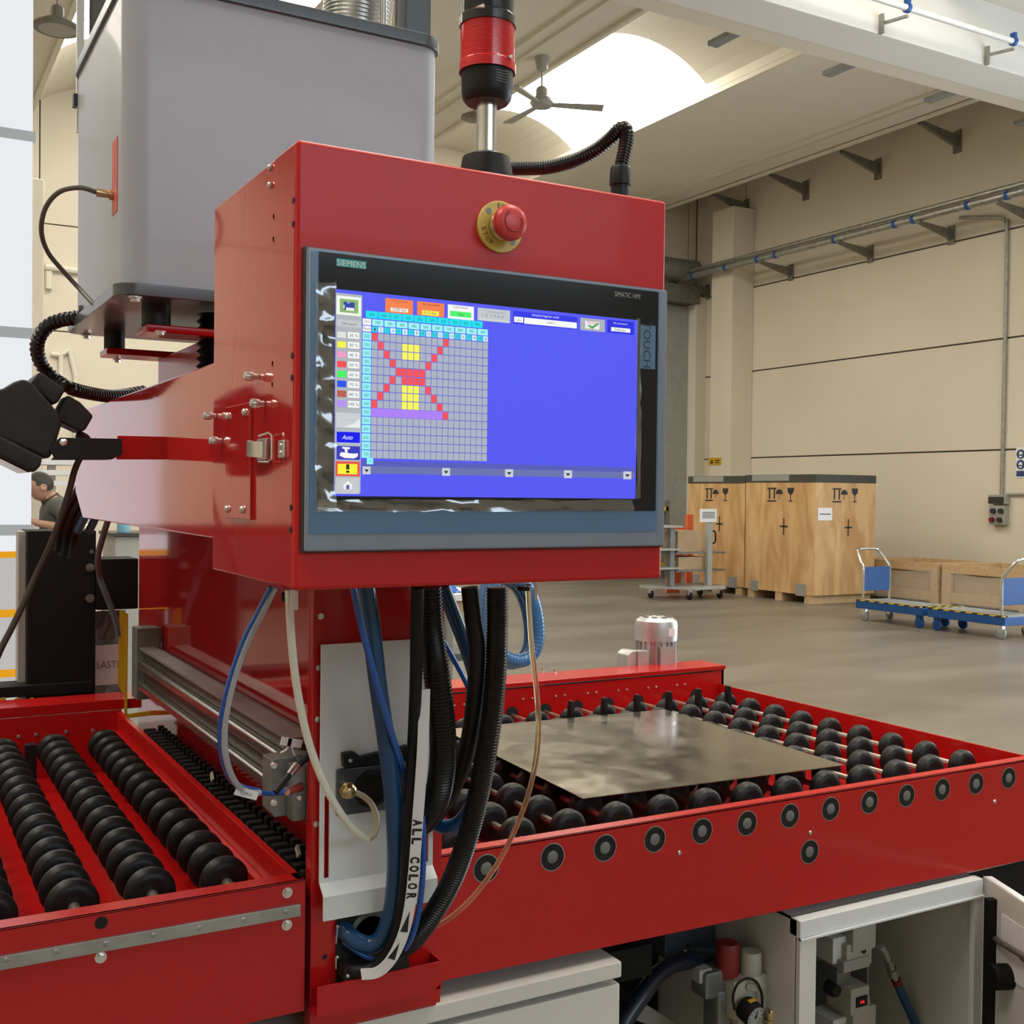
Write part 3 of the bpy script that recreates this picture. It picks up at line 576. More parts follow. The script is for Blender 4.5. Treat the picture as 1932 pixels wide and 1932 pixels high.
MB().lathe((a.x + 0.07, 7.1, a.z + 0.02), (0, 0, 1), [(0.035, 0), (0.038, 0.01), (0.038, 0.08), (0.015, 0.11), (0.015, 0.13)], 14).build('body', pmat('pale_blue_bottle', (0.25, 0.5, 0.65), 0.3, noise=(9, (0.22, 0.45, 0.6), 0.4, 0.7)), bt)
for k, (u0, u1) in enumerate(((186, 196), (198, 214))):
    a = aY(u0, 1050, 6.0); b2 = aY(u1, 1000, 6.0)
    t = thing('leaning_profile', ['cream metal profile leaning behind the blue cable', 'cream metal profile leaning against the grey cabinet'][k], 'profile', (a.x, 6.0, 0), 'profiles leaning behind the machine')
    MB().obox(((a.x + 0.02), 6.2, 0.65), (0.015, 0, 0), (0, 0.02, 0.005), (-0.06, 0.03, 0.66)).build('profile', M['concrete'], t)

# ------------------------------------------------------------------ plywood crates by the wall
def crate(name, label, x0, x1, y0, y1, z0, z1, marks_y=True):
    t = thing(name, label, 'crate', ((x0 + x1) / 2, (y0 + y1) / 2, 0), 'plywood crates by the wall')
    MB().box(x0, x1, y0, y1, z0, z1 - 0.01).build('box_body', M['ply'], t, bevel=0.004)
    MB().box(x0 - 0.008, x1 + 0.008, y0 - 0.008, y1 + 0.008, z1 - 0.115, z1).build('tarp_cover', M['tarp'], t, bevel=0.01)
    for (yy0, yy1) in ((y0 + 0.06, y0 + 0.2), ((y0 + y1) / 2 - .07, (y0 + y1) / 2 + .07), (y1 - 0.2, y1 - 0.06)):
        MB().box(x0 + 0.01, x1 - 0.01, yy0, yy1, 0, z0).build('skid', M['pale_wood'], t)
    MB().box(x0 - 0.012, x0 - 0.0085, y0 + (y1 - y0) * 0.36, y0 + (y1 - y0) * 0.9, z1 - 0.09, z1 - 0.005).build('grey_tape', M['tape_grey'], t)
    MB().box(x0 - 0.006, x0, y0 + 0.16, y0 + 0.36, z0 - 0.02, z0 + 0.15).build('corner_plate', M['tape_grey'], t); MB().box(x0 - 0.006, x0, y1 - 0.3, y1 - 0.14, z0 - 0.02, z0 + 0.13).build('corner_plate', M['tape_grey'], t)
    def marks(f):    # f(s, z) -> a point on the face; three handling symbols and a centre cross
        b = MB()
        def q(s0, s1, za, zb): b.add([f(s0, za), f(s1, za), f(s1, zb), f(s0, zb)], [(0, 1, 2, 3)])
        zt = z1 - 0.19
        for k in (0, 1): q(-0.32 + .1 * k, -0.29 + .1 * k, zt - 0.16, zt - .02); 
        q(-0.35, -0.16, zt - 0.02, zt); q(-0.35, -0.16, zt - 0.2, zt - 0.18)
        b.add([f(-0.10 + 0.075 * math.cos(PI * k / 8) + 0.0, zt - 0.09 + 0.07 * math.sin(PI * k / 8)) for k in range(9)], [tuple(range(9))]); q(-0.105, -0.095, zt - 0.16, zt - 0.09)
        b.add([f(0.06, zt), f(0.2, zt), f(0.19, zt - 0.06), f(0.145, zt - 0.1), f(0.115, zt - 0.1), f(0.07, zt - 0.06)], [(0, 1, 2, 3, 4, 5)]); q(0.122, 0.138, zt - 0.18, zt - 0.1); q(0.09, 0.17, zt - 0.195, zt - 0.18)
        zc = z0 + (z1 - z0) * 0.56
        q(-0.08, 0.08, zc - 0.012, zc + 0.012); q(-0.012, 0.012, zc - 0.12, zc + 0.12)
        return b
    yc = (y0 + y1) / 2; xc = (x0 + x1) / 2
    marks(lambda s, z: Vector((x0 - 0.003, yc - 0.1 - s, z))).build('handling_mark', M['ink'], t, kind='stuff')
    if marks_y: marks(lambda s, z: Vector((xc + 0.05 + s * 0.9, y0 - 0.003, z))).build('handling_mark', M['ink'], t, kind='stuff')
    return t
cA = crate('plywood_crate', 'large plywood crate with dark lid, the nearer one with a paper label', 11.34, 12.50, 11.58, 13.02, 0.12, 1.81)
cB = crate('plywood_crate', 'large plywood crate with dark lid behind the shelf trolley', 11.36, 12.50, 13.06, 14.42, 0.12, 1.80, False)
p = aY(1544, 958, 11.57); q = aY(1570, 982, 11.57)
b = MB().box(p.x, q.x, 11.572, 11.576, q.z, p.z); b.build('paper_label', M['paper'], cA)
MB().box(p.x + .03, q.x - .03, 11.568, 11.571, q.z + .08, p.z - .08).build('label_print', M['grey_ink'], cA)

film_crates = ['low film-wrapped wooden crate behind the first blue trolley', 'low film-wrapped wooden crate between the two blue trolleys', 'low film-wrapped wooden crate behind the second blue trolley']
for k, (y0, y1) in enumerate(((10.62, 12.02), (9.22, 10.56), (7.9, 9.16))):
    t = thing('low_crate', film_crates[k], 'crate', (13.2, (y0 + y1) / 2, 0), 'film-wrapped crates along the wall')
    x0, x1, zt = 12.7, 13.75, 0.60
    for (ya, yb) in ((y0, y0 + 0.14), (y1 - 0.14, y1)): MB().box(x0, x1, ya, yb, 0, zt).build('end_board', M['pale_wood'], t, bevel=0.005)
    for (za, zb) in ((zt - 0.12, zt), (0.08, 0.22)):
        MB().box(x0, x0 + 0.04, y0 + 0.14, y1 - 0.14, za, zb).build('rail_board', M['pale_wood'], t, bevel=0.005)
        MB().box(x1 - 0.04, x1, y0 + 0.14, y1 - 0.14, za, zb).build('rail_board', M['pale_wood'], t, bevel=0.005)
    MB().box(x0 + 0.06, x1 - 0.06, y0 + 0.15, y1 - 0.15, 0.08, zt - 0.1).build('contents', M['cardboard'], t, bevel=0.02)
    g = MB(); n = 14
    for j in range(3):
        for i in range(n + 1):
            g.v.append(Vector((x0 - 0.012 - 0.01 * math.sin(i * 1.9 + j), y0 + (y1 - y0) * i / n, 0.06 + (zt - 0.12 - 0.08 * math.sin(PI * i / n)) * j / 2)))
    fs = [(j * (n + 1) + i, j * (n + 1) + i + 1, (j + 1) * (n + 1) + i + 1, (j + 1) * (n + 1) + i) for j in range(2) for i in range(n)]
    g.f += fs; g.c += [None] * len(fs)
    g.build('stretch_film', M['film'], t)

# blue platform trolleys
def trolley(label, y0, y1, hy, lean):
    x0, x1 = 10.42, 10.95; zt = 0.235
    t = thing('platform_trolley', label, 'trolley', (x0 + .26, (y0 + y1) / 2, 0), 'blue platform trolleys')
    MB().box(x0, x1, y0, y1, zt - 0.005, zt + 0.015).build('deck', M['deck_grey'], t, bevel=0.004)
    for b in (MB().box(x0 - 0.012, x0 + 0.05, y0, y1, zt + 0.006, zt + 0.022), MB().box(x0, x1, (y0 if lean > 0 else y1 - .05), (y0 + .05 if lean > 0 else y1), zt + 0.008, zt + 0.022)):
        b.build('hazard_strip', M['hazard'], t)
    MB().box(x0 - 0.01, x1 + 0.01, y0 - 0.01, y1 + 0.01, zt - 0.085, zt + 0.005).build('chassis', M['trolley_blue'], t, bevel=0.006)
    for yy in (y0 + 0.08, y1 - 0.08):
        for xx in (x0 + 0.05, x1 - 0.05):
            c = MB().box(xx - 0.03, xx + 0.03, yy - 0.035, yy + 0.035, 0.06, zt - 0.08).build('castor_fork', M['chrome'] if (yy - hy) ** 2 < 0.1 else M['trolley_blue'], t, bevel=0.01)
            MB().lathe((xx - 0.02, yy, 0.062), (1, 0, 0), [(0.05, 0), (0.062, 0.008), (0.062, 0.032), (0.05, 0.04)], 18).build('wheel', M['deck_grey'] if (yy - hy) ** 2 < 0.1 else M['trolley_blue'], c)
    top = 0.86
    MB().tube(spline([(x0 + 0.04, hy, zt), (x0 + 0.04, hy, 0.62), (x0 + 0.05, hy + lean * .05, 0.72), (x0 + 0.09, hy + lean * .14, top - .02), (x0 + 0.14, hy + lean * .15, top), (x1 - 0.14, hy + lean * .15, top), (x1 - 0.09, hy + lean * .14, top - .02), (x1 - 0.05, hy + lean * .05, 0.72), (x1 - 0.04, hy, 0.62), (x1 - 0.04, hy, zt)], 0.03), 0.016, 10).build('push_handle', M['chrome'], t)
    MB().box(x0 + 0.045, x1 - 0.045, hy - 0.012, hy + 0.012, 0.36, 0.65).build('handle_panel', M['trolley_blue'], t, bevel=0.005)
    return t
trolley('blue platform trolley nearer the plywood crates, handle beside the crate', 8.93, 9.92, 9.86, 1)
trolley('second blue platform trolley, farther from the plywood crates', 7.85, 8.84, 7.92, -1)

# grey shelf trolley with boxes, orange panel behind
ct = thing('shelf_trolley', 'grey shelf trolley with a paper notice beside the plywood crates', 'trolley', (10.3, 13.0, 0))
X0, X1, Y0, Y1 = 9.72, 10.86, 12.75, 13.45
MB().prism([(X0, 13.3, 0.14), (X0 + .5, Y0 + .02, 0.14), (X1 - .12, Y0, 0.14), (X1, Y0 + .1, 0.14), (X1, Y1, 0.14), (X0, Y1, 0.14)], (0, 0, 0.045)).build('base_platform', M['cart_grey'], ct, bevel=0.005)
for x, y in ((X0 + .1, 13.3), (X0 + .45, Y0 + .1), (X1 - .12, Y0 + .12), (X1 - .1, Y1 - .1)):
    c = MB().box(x - 0.03, x + 0.03, y - 0.03, y + 0.03, 0.07, 0.14).build('castor_fork', M['chrome'], ct)
    MB().lathe((x - 0.018, y, 0.06), (1, 0, 0), [(0.045, 0), (0.06, 0.006), (0.06, 0.03), (0.045, 0.036)], 16).build('wheel', M['black_rubber'], c)
MB().box(9.95, 10.03, 13.02, 13.1, 0.18, 1.02).build('post', M['cast'], ct)
MB().box(10.58, 10.66, 12.95, 13.03, 0.18, 1.2).build('post', M['cart_grey'], ct)
for z in (1.045, 0.72, 0.45):
    MB().box(9.6, 10.08, 12.9, 13.4, z - 0.014, z + 0.014).build('shelf', M['cart_grey'], ct, bevel=0.004)
for z in (0.66, 0.40):
    MB().box(10.03, 10.95, 13.0, 13.45, z - 0.012, z + 0.012).build('shelf', M['cast'], ct, bevel=0.004)
MB().tube(spline([(10.66, 12.95, 0.98), (10.70, 12.94, 0.96), (10.70, 12.94, 0.82), (10.66, 12.95, 0.80)], 0.02), 0.013, 8).build('grip', M['black_rubber'], ct)
nt_ = thing('paper_notice', 'white printed paper notice fixed on top of the shelf trolley post', 'notice', (10.6, 12.93, 1.05))
p = aY(1321, 960, 12.92); q = aY(1352, 985, 12.92)
MB().box(p.x, q.x, 12.918, 12.926, q.z, p.z).build('sheet', M['paper'], nt_)
b = MB()
for k in range(5): b.box(p.x + .04, q.x - .04, 12.914, 12.917, p.z - 0.055 - .02 * k, p.z - 0.044 - .02 * k)
b.build('print', M['grey_ink'], nt_, kind='stuff')
op = thing('orange_panel', 'tall orange plastic panel leaning behind the grey shelf trolley', 'panel', (10.6, 13.9, 0))
MB().obox((10.72, 13.9, 0.50), (0.13, 0, 0), (0, 0.02, 0), (0.05, 0, 0.50)).build('sheet', M['orange'], op, bevel=0.01)
op2 = thing('orange_panel', 'narrow orange plastic piece standing taller behind the shelf trolley', 'panel', (11.05, 14.0, 0))
MB().box(11.02, 11.14, 14.0, 14.06, 0, 1.2).build('sheet', M['orange'], op2, bevel=0.01)
for k, (x0, x1, y0, y1, z0, z1, lb) in enumerate(((10.1, 10.55, 13.05, 13.4, 0.672, 0.98, 'brown cardboard box on the upper shelf of the grey trolley'), (10.12, 10.6, 13.05, 13.4, 0.412, 0.60, 'brown cardboard box on the lower shelf of the grey trolley'))):
    t = thing('cardboard_box', lb, 'box', ((x0 + x1) / 2, y0, z0), 'boxes on the shelf trolley')
    MB().box(x0, x1, y0, y1, z0, z1).build('carton', M['cardboard'], t, bevel=0.006)
    MB().box((x0 + x1) / 2 - .03, (x0 + x1) / 2 + .03, y0 - .002, y1, z1, z1 + 0.003).build('tape', M['tape_grey'], t)
rs = thing('pallet_shelving', 'dark shelving with orange rails far behind the shelf trolley', 'shelving', (11.4, 16.6, 0))
for z in (0.25, 0.8, 1.25): MB().box(10.9, 12.4, 16.3, 16.35, z - .04, z + .04).build('rail', M['yellow'], rs)
for z in (0.29, 0.84, 1.29): MB().box(10.9, 12.4, 16.35, 17.1, z - .02, z + .02).build('deck', M['dull_steel'], rs)
for x in (10.9, 12.35): MB().box(x, x + .08, 16.3, 16.4, 0, 1.4).build('upright', M['dull_steel'], rs)

# ------------------------------------------------------------------ red machine frame: arm, side plate, end column
mf = thing('machine_gantry', 'red painted machine gantry with horizontal arm and end column carrying the hoses', 'machine frame', (0.66, 2.3, 0.7))
AX, AZ0, AZ1, AY1 = 0.42, 1.430, 1.682, 2.89
MB().prism([(AX, 1.531, AZ0), (AX, 2.78, AZ0), (AX, AY1, AZ0 + 0.06), (AX, AY1, AZ1), (AX, 1.531, AZ1)], (0.40, 0, 0)).build('arm', M['red_gloss'], mf, bevel=0.004)
BX = 0.62
MB().box(BX, 0.775, 1.60, 3.15, 0.6885, AZ0).build('side_plate', M['red_gloss'], mf, bevel=0.003)
MB().box(0.56, 0.774, 1.585, 1.60, 0.70, AZ0).build('end_column', M['red'], mf, bevel=0.002)
MB().box(0.56, 0.62, 1.60, 1.608, 0.70, AZ0).build('column_return', M['red'], mf)
MB().prism([(0.558, 1.548, .738), (0.745, 1.548, .738), (0.757, 1.548, .75), (0.757, 1.548, .782), (0.558, 1.548, .782)], (0, 0.003, 0)).box(0.558, 0.757, 1.55, 1.59, 0.735, 0.739).box(0.756, 0.759, 1.55, 1.585, 0.739, 0.782).build('bottom_tray', M['red'], mf)
for u_, v_ in ((605, 1163), (602, 1260), (600, 1357), (597, 1555)):
    bolt('bolt', aY(u_, v_, 1.585), (0, -1, 0), 0.0035, mf)
for u_, v_ in ((612, 1805), (798, 1767)):
    MB().cyl(aY(u_, v_, 1.5851), aY(u_, v_, 1.584), 0.004, n=12).build('tapped_hole', M['hole'], mf)
# pale slotted guard plate with a folded lower lip
g = MB(); xa, xb = 0.569, 0.752; s0, s1 = 0.930, 1.052
for x0, x1, z0, z1 in ((xa, xb, s1, 1.275), (xa, .5755, s0, s1), (.5835, .7365, s0, s1), (.7445, xb, s0, s1), (xa, xb, 0.924, s0)):
    g.box(x0, x1, 1.573, 1.577, z0, z1)
g.prism([(xa, 1.573, 0.924), (xa, 1.577, 0.924), (xa, 1.559, 0.909), (xa, 1.555, 0.909)], (xb - xa, 0, 0)).box(xa, xb, 1.555, 1.559, 0.874, 0.909)
gp = g.build('guard_plate', M['guard_grey'], mf, smooth=0)
# black clamp bar, bush plate with cable gland
MB().prism([aY(u_, v_, 1.560) for u_, v_ in ((648, 1422), (668, 1418), (682, 1428), (772, 1406), (772, 1436), (650, 1450))], (0, 0.013, 0)).build('clamp_bar', M['black'], gp, bevel=0.002)
screw('screw', aY(661, 1435, 1.560), (0, -1, 0), 0.0035, gp)
p = aY(636, 1452, 1.567); q = aY(775, 1522, 1.567)
MB().box(p.x, q.x, 1.567, 1.5735, q.z, p.z).build('bush_plate', M['dark_grey'], gp, bevel=0.003)
c0 = aY(702, 1488, 1.565); MB().lathe((c0.x, 1.567, c0.z), (0, -1, 0), [(0.028, 0), (0.028, 0.003), (0.022, 0.004), (0.021, 0.001)], 24).build('bush', M['hole'], gp)
c1 = aY(655, 1490, 1.565); MB().lathe((c1.x, 1.567, c1.z), (0, -1, 0), [(0.013, 0), (0.013, 0.006), (0.011, 0.006), (0.011, 0.014), (0.0075, 0.018), (0.006, 0.019)], 12).build('cable_gland', M['brass'], gp)
# lower hose entry: black recess, rim, clamp block
p = aY(634, 1725, 1.584); q = aY(768, 1838, 1.584)
MB().box(p.x, 0.700, 1.582, 1.586, 0.752, p.z + 0.004).build('entry_recess', M['hole'], mf)
c2 = aY(700, 1762, 1.578); MB().lathe((c2.x, 1.584, c2.z), (0, -1, 0), [(0.034, 0), (0.034, 0.005), (0.027, 0.006), (0.026, 0.002)], 28).build('entry_ring', M['cast'], mf)
MB().prism([aY(u_, v_, 1.552) for u_, v_ in ((650, 1826), (762, 1803), (772, 1808), (774, 1826), (768, 1838), (660, 1858), (648, 1850))], (0, 0.032, 0)).build('clamp_block', M['black'], mf, bevel=0.002)
screw('screw', aY(656, 1841, 1.552), (0, -1, 0), 0.003, mf)
for v_ in (1748, 1806): screw('pin', aY(637, v_, 1.578), (0, -1, 0), 0.0028, mf)
MB().cyl(aY(637, 1750, 1.576), aY(634, 1780, 1.576), 0.0012, n=6).cyl(aY(634, 1806, 1.576), aY(634, 1828, 1.576), 0.0012, n=6).build('retaining_wire', M['cart_grey'], mf)

# ------------------------------------------------------------------ control cabinet (red)
CX0, CX1, CY0, CY1, CZ0, CZ1, CS = 0.396, 0.892, 1.185, 1.531, 1.391, 1.880, 1.2605
cc = thing('control_cabinet', 'red control cabinet with a touch panel on its front and hoses below', 'control cabinet', (0.64, 1.36, CZ0))
MB().box(CX0, CX1, CY0, CS, CZ0, CZ1).build('front_cover', M['red_front'], cc, bevel=0.005, seg=3)
MB().box(CX0 + 0.0012, CX1 - 0.0012, CS + 0.0012, CY1, CZ0 + 0.001, CZ1 - 0.001).build('rear_housing', M['red_gloss'], cc, bevel=0.003)
MB().box(CX0 - 0.0006, CX0 + 0.004, CY0 + 0.006, CS, CZ0 + 0.004, CZ1 - 0.004).build('cover_side', M['red_gloss'], cc, bevel=0.0005)
pp_ = [aX(u_, v_, CX0) for u_, v_ in ((429, 772), (476, 763), (476, 974), (429, 969))]
ap = MB().prism([(CX0 - 0.0028, pp_[0].y, 1.606), (CX0 - 0.0028, pp_[1].y, 1.606), (CX0 - 0.0028, pp_[2].y, 1.464), (CX0 - 0.0028, pp_[3].y, 1.464)], (0.0045, 0, 0)).build('access_plate', M['red_gloss'], cc, bevel=0.0007)
for u_, v_ in ((435, 785), (467, 778), (434, 960), (463, 961)):
    q = aX(u_, v_, CX0); screw('screw', (CX0 - 0.0028, q.y, q.z), (-1, 0, 0), 0.0048, ap, h=0.004)
for u_, v_ in ((486, 711), (498, 762), (407, 785), (418, 832)):
    q = aX(u_, v_, CX0); MB().lathe((CX0, q.y, q.z), (-1, 0, 0), [(0.0035, 0), (0.0035, 0.006), (0.0052, 0.006), (0.0055, 0.013), (0.0045, 0.016), (0.002, 0.0168)], 14).build('knurled_screw', M['steel'], cc)
for u_, v_ in ((510, 316), (510, 349)):
    q = aX(u_, v_, CX0); screw('screw', (CX0, q.y, q.z), (-1, 0, 0), 0.0038, cc)
for v_ in (378, 422, 670, 712, 958, 1000):
    q = aX(555.5, v_, CX0); MB().cyl((CX0 + .001, CY0 + 0.009, q.z), (CX0 - 0.0011, CY0 + 0.009, q.z), 0.0036, n=14).build('hole', M['hole'], cc)
for v_ in (411, 453, 686, 725):
    q = aX(511, v_, CX0); MB().lathe((CX0 + 0.0011, 1.268, q.z), (-1, 0, 0), [(0.0042, 0), (0.0042, 0.0006), (0.003, 0.0006), (0.003, 0)], 14).build('plug', M['red_gloss'], cc)
# toggle latch over the cover joint
lt = MB().box(CX0 - 0.004, CX0, 1.212, 1.232, 1.536, 1.556).build('latch', M['steel'], cc, bevel=0.0015)
MB().box(CX0 - 0.006, CX0, 1.272, 1.305, 1.535, 1.560).build('latch_base', M['steel'], lt, bevel=0.001)
MB().prism([(CX0 - 0.006, 1.283, 1.537), (CX0 - 0.011, 1.300, 1.538), (CX0 - 0.011, 1.330, 1.540), (CX0 - 0.002, 1.338, 1.541), (CX0 - 0.001, 1.300, 1.537)], (0, 0, 0.019)).build('latch_lever', M['steel'], lt, bevel=0.001)
MB().tube([(CX0 - 0.008, 1.290, 1.533), (CX0 - 0.009, 1.250, 1.532), (CX0 - 0.007, 1.244, 1.535), (CX0 - 0.007, 1.244, 1.562), (CX0 - 0.009, 1.250, 1.565), (CX0 - 0.008, 1.290, 1.563)], 0.0013, 8).build('latch_loop', M['steel'], lt)
for zz in (1.542, 1.550): screw('screw', (CX0 - 0.004, 1.220, zz), (-1, 0, 0), 0.0022, lt)

# ------------------------------------------------------------------ operator touch panel
hp = thing('touch_panel', 'grey-framed touch panel with a blue program screen on the red cabinet', 'touch panel', (0.646, 1.18, 1.6))
def S(u, v, Y=1.170): return aY(u, v, Y)
a = aY(574, 470, 1.175); b2 = aY(1246, 1035, 1.175)
HX0, HX1, HZ0, HZ1 = 0.4045, 0.886, 1.434, 1.7625
MB().box(HX0 - 0.0015, HX1 + 0.0015, 1.178, 1.186, HZ0 - 0.0015, HZ1 + 0.0015).build('gasket_edge', M['bezel_edge'], hp, bevel=0.001)
MB().box(HX0, HX1, 1.172, 1.180, HZ0, HZ1).build('frame', M['bezel'], hp, bevel=0.0025)
def plate(name, mat, u0, v0, u1, v1, Y, t, bev=0.0, par=hp):
    p, q = aY(u0, v0, Y), aY(u1, v1, Y)
    return MB().box(min(p.x, q.x), max(p.x, q.x), Y, Y + t, min(p.z, q.z), max(p.z, q.z)).build(name, mat, par, bevel=bev)
plate('inlay', M['bezel_blue'], 588, 473, 1239, 1002, 1.1712, 0.002)
plate('glass', M['black_glass'], 602, 474, 1237, 964, 1.1706, 0.001)
plate('touch_strip', M['bezel_blue'], 1209, 612, 1236, 697, 1.1703, 0.0008)
b = MB(); p = aY(1221, 650, 1.1701); put_text(b, 'TOUCH', (p.x, 1.1701, p.z), (0, 0, -1), (1, 0, 0), 0.058, 0.011); b.build('lettering', M['ink'], hp)
b = MB(); p = aY(1184, 557, 1.1702); put_text(b, 'SIMATIC HMI', (p.x, 1.1702, p.z), (1, 0, 0), (0, 0, 1), 0.039, 0.0062); b.build('lettering', M['cart_grey'], hp)
tg = plate('maker_tag', M['petrol'], 635, 487, 691, 508, 1.1702, 0.001)
b = MB(); p = aY(663, 498, 1.1699); put_text(b, 'SIEMENS', (p.x, 1.1699, p.z), (1, 0, 0), (0, 0, 1), 0.0335, 0.0066); b.build('lettering', M['white'], tg)

scr = MB(); YS = 1.1695; lay = [0]
def R(u0, v0, u1, v1, c, up=1):
    p, q = aY(u0, v0, YS), aY(u1, v1, YS); y = YS - 0.00004 * up
    scr.add([(p.x, y, q.z), (q.x, y, q.z), (q.x, y, p.z), (p.x, y, p.z)], [(0, 1, 2, 3)], rgb(*c))
def RX(x0, z0, x1, z1, c, up=2):
    y = YS - 0.00004 * up; scr.add([(x0, y, z0), (x1, y, z0), (x1, y, z1), (x0, y, z1)], [(0, 1, 2, 3)], rgb(*c))
def T(s, u, v, w, h, c=(40, 45, 60), up=6, slant=0.0):
    p = aY(u, v, YS); k = (p - EYE).dot(FW) / FPX
    put_text(scr, s, (p.x, YS - 0.00004 * up, p.z), (1, 0, 0), (0, 0, 1), w * k * 1.15, h * k, rgb(*c), slant)
def POLY(pts, c, up=5):
    scr.add([aY(u, v, YS) + Vector((0, -0.00004 * up, 0)) for u, v in pts], [tuple(range(len(pts)))], rgb(*c))
WHT, GRY = (250, 252, 250), (190, 196, 200)
R(633, 545, 1199, 941, (88, 92, 246), 0)
R(634, 552, 680, 930, (178, 184, 190), 1)
R(635, 557, 681, 597, (248, 252, 240), 2); R(641, 563, 676, 592, (140, 184, 110), 3); R(648, 569, 669, 586, (50, 70, 165), 4); R(653, 580, 668, 587, (235, 245, 245), 5); R(655, 569, 660, 573, (150, 165, 215), 5); R(648, 575, 650, 582, (235, 245, 245), 5)
R(635, 602, 681, 619, (200, 203, 206), 2); T('Off-stand', 658, 611, 26, 5, (110, 110, 110)); R(636, 608, 681, 612, (222, 224, 226), 3)
for k, (c, s) in enumerate((((225, 228, 218), '20 %'), ((250, 245, 80), '30 %'), ((246, 160, 205), '40 %'), ((250, 80, 85), '50 %'), ((70, 250, 100), '60 %'), ((45, 85, 240), '70 %'), ((190, 95, 80), '80 %'), ((185, 150, 250), '100 %'))):
    v = 625 + 18.55 * k
    R(635, v - 1, 680, v + 16, (168, 176, 184), 2); R(636, v, 653, v + 13, c, 3); R(656, v + 1, 678, v + 15, (246, 250, 248), 3); T(s, 667, v + 8, 15 if k < 7 else 18, 5.5, (70, 75, 80))
R(634, 778, 680, 808, (205, 212, 216), 2); POLY([(648, 806), (666, 800), (679, 790), (679, 807)], (235, 240, 238), 3); T('. . . . .', 655, 793, 20, 2, (120, 140, 150))
R(634, 812, 680, 838, (190, 200, 215), 2); R(635, 814, 679, 836, (25, 28, 240), 3); T('Auto', 656, 825, 18, 8, WHT, 6, 0.25)
R(635, 841, 679, 868, (60, 64, 190), 3); POLY([(641, 856), (644, 853), (651, 854), (650, 847), (645, 846), (646, 843), (660, 844), (660, 847), (655, 848), (656, 855), (668, 856), (675, 855), (675, 861), (668, 865), (650, 864), (641, 860)], WHT)
R(633, 870, 679, 899, (235, 90, 80), 3); R(637, 875, 674, 895, (250, 245, 60), 4); R(653, 876, 659, 886, (60, 55, 20), 5); R(653, 888, 659, 892, (60, 55, 20), 5)
R(633, 901, 678, 932, (200, 204, 208), 3); POLY([(646, 916), (656, 907), (666, 916), (664, 916), (664, 923), (648, 923), (648, 916)], (245, 246, 232)); R(653, 915, 659, 923, (95, 90, 190), 6)
# program grid, 20 x 15 cells
gx0, gx1 = aY(701, 640, YS).x, aY(920.5, 700, YS).x; gz1, gz0 = aY(700, 627, YS).z, aY(699, 865, YS).z
cw, ch = (gx1 - gx0) / 20, (gz1 - gz0) / 15
RX(gx0, gz0, gx1, gz1, (104, 112, 214), 1)
grid = {}
for c_, r_ in ((0, 0), (1, 1), (2, 2), (3, 3), (12, 0), (11, 1), (10, 2), (9, 3), (4, 4), (5, 4), (6, 4), (7, 4), (8, 4), (5, 5), (6, 5), (7, 5), (8, 5), (3, 5), (2, 6), (1, 7), (0, 8), (9, 6), (10, 7), (11, 8), (12, 9)): grid[c_, r_] = (252, 84, 92)
for c_ in (5, 6, 7):
    for r_ in (1, 2, 6, 7, 8): grid[c_, r_] = (253, 250, 90)
for c_ in range(12): grid[c_, 9] = (176, 132, 252)
for r_ in range(15):
    for c_ in range(20):
        k = grid.get((c_, r_)); full = k and r_ == 9 and c_ < 12; m = 0 if full else 0.05
        RX(gx0 + (c_ + m) * cw, gz1 - (r_ + 1 - m) * ch, gx0 + (c_ + 1 - m) * cw, gz1 - (r_ + m) * ch, k or (176, 182, 196), 3)
def txx(s, x, z, w, h, c=(70, 90, 110)): put_text(scr, s, (x, YS - 0.00024, z), (1, 0, 0), (0, 0, 1), w, h, rgb(*c))
for r_ in range(15):
    RX(gx0 - 1.45 * cw, gz1 - (r_ + .94) * ch, gx0 - 0.05 * cw, gz1 - (r_ + .04) * ch, (150, 246, 250), 3); txx(str(50 * (r_ + 1)), gx0 - .75 * cw, gz1 - (r_ + .5) * ch, cw * .8, ch * .38, (80, 140, 150))
z0 = gz1 + ch * 0.06; h3, h2_, h1 = ch * 0.66, ch * 0.76, ch * 0.82
for c_ in range(20):
    RX(gx0 + (c_ + .06) * cw, z0, gx0 + (c_ + .92) * cw, z0 + h3, (40, 226, 236) if c_ % 2 == 0 else (214, 250, 252), 3); txx(str(c_ + 1), gx0 + (c_ + .5) * cw, z0 + h3 / 2, cw * (.28 if c_ < 9 else .5), h3 * .55)
for c_ in range(10):
    za = z0 + h3 + ch * .1; RX(gx0 + (2 * c_ + .06) * cw, za, gx0 + (2 * c_ + 1.9) * cw, za + h2_, (160, 250, 252), 3); txx(str(100 * (c_ + 1)), gx0 + (2 * c_ + 1) * cw, za + h2_ / 2, cw * .8, h2_ * .45)
    zb = za + h2_ + ch * .12; RX(gx0 + (2 * c_ - .95) * cw, zb, gx0 + (2 * c_ + .95) * cw, zb + h1, (30, 228, 238), 3); txx(str(50 + 100 * c_), gx0 + 2 * c_ * cw, zb + h1 / 2, cw * .8, h1 * .42, (20, 120, 150))
RX(gx0 - 1.45 * cw, z0 + h3 + ch * .1, gx0 - .1 * cw, z0 + h3 + ch * .1 + h2_, WHT, 3); txx('[mm]', gx0 - .77 * cw, z0 + h3 + ch * .5, cw * .8, h2_ * .45)
RX(gx0 - 1.45 * cw, z0, gx0 - .1 * cw, z0 + h3, WHT, 3); txx('Punch', gx0 - .77 * cw, z0 + h3 / 2, cw * 1.1, h3 * .5, (60, 60, 60))
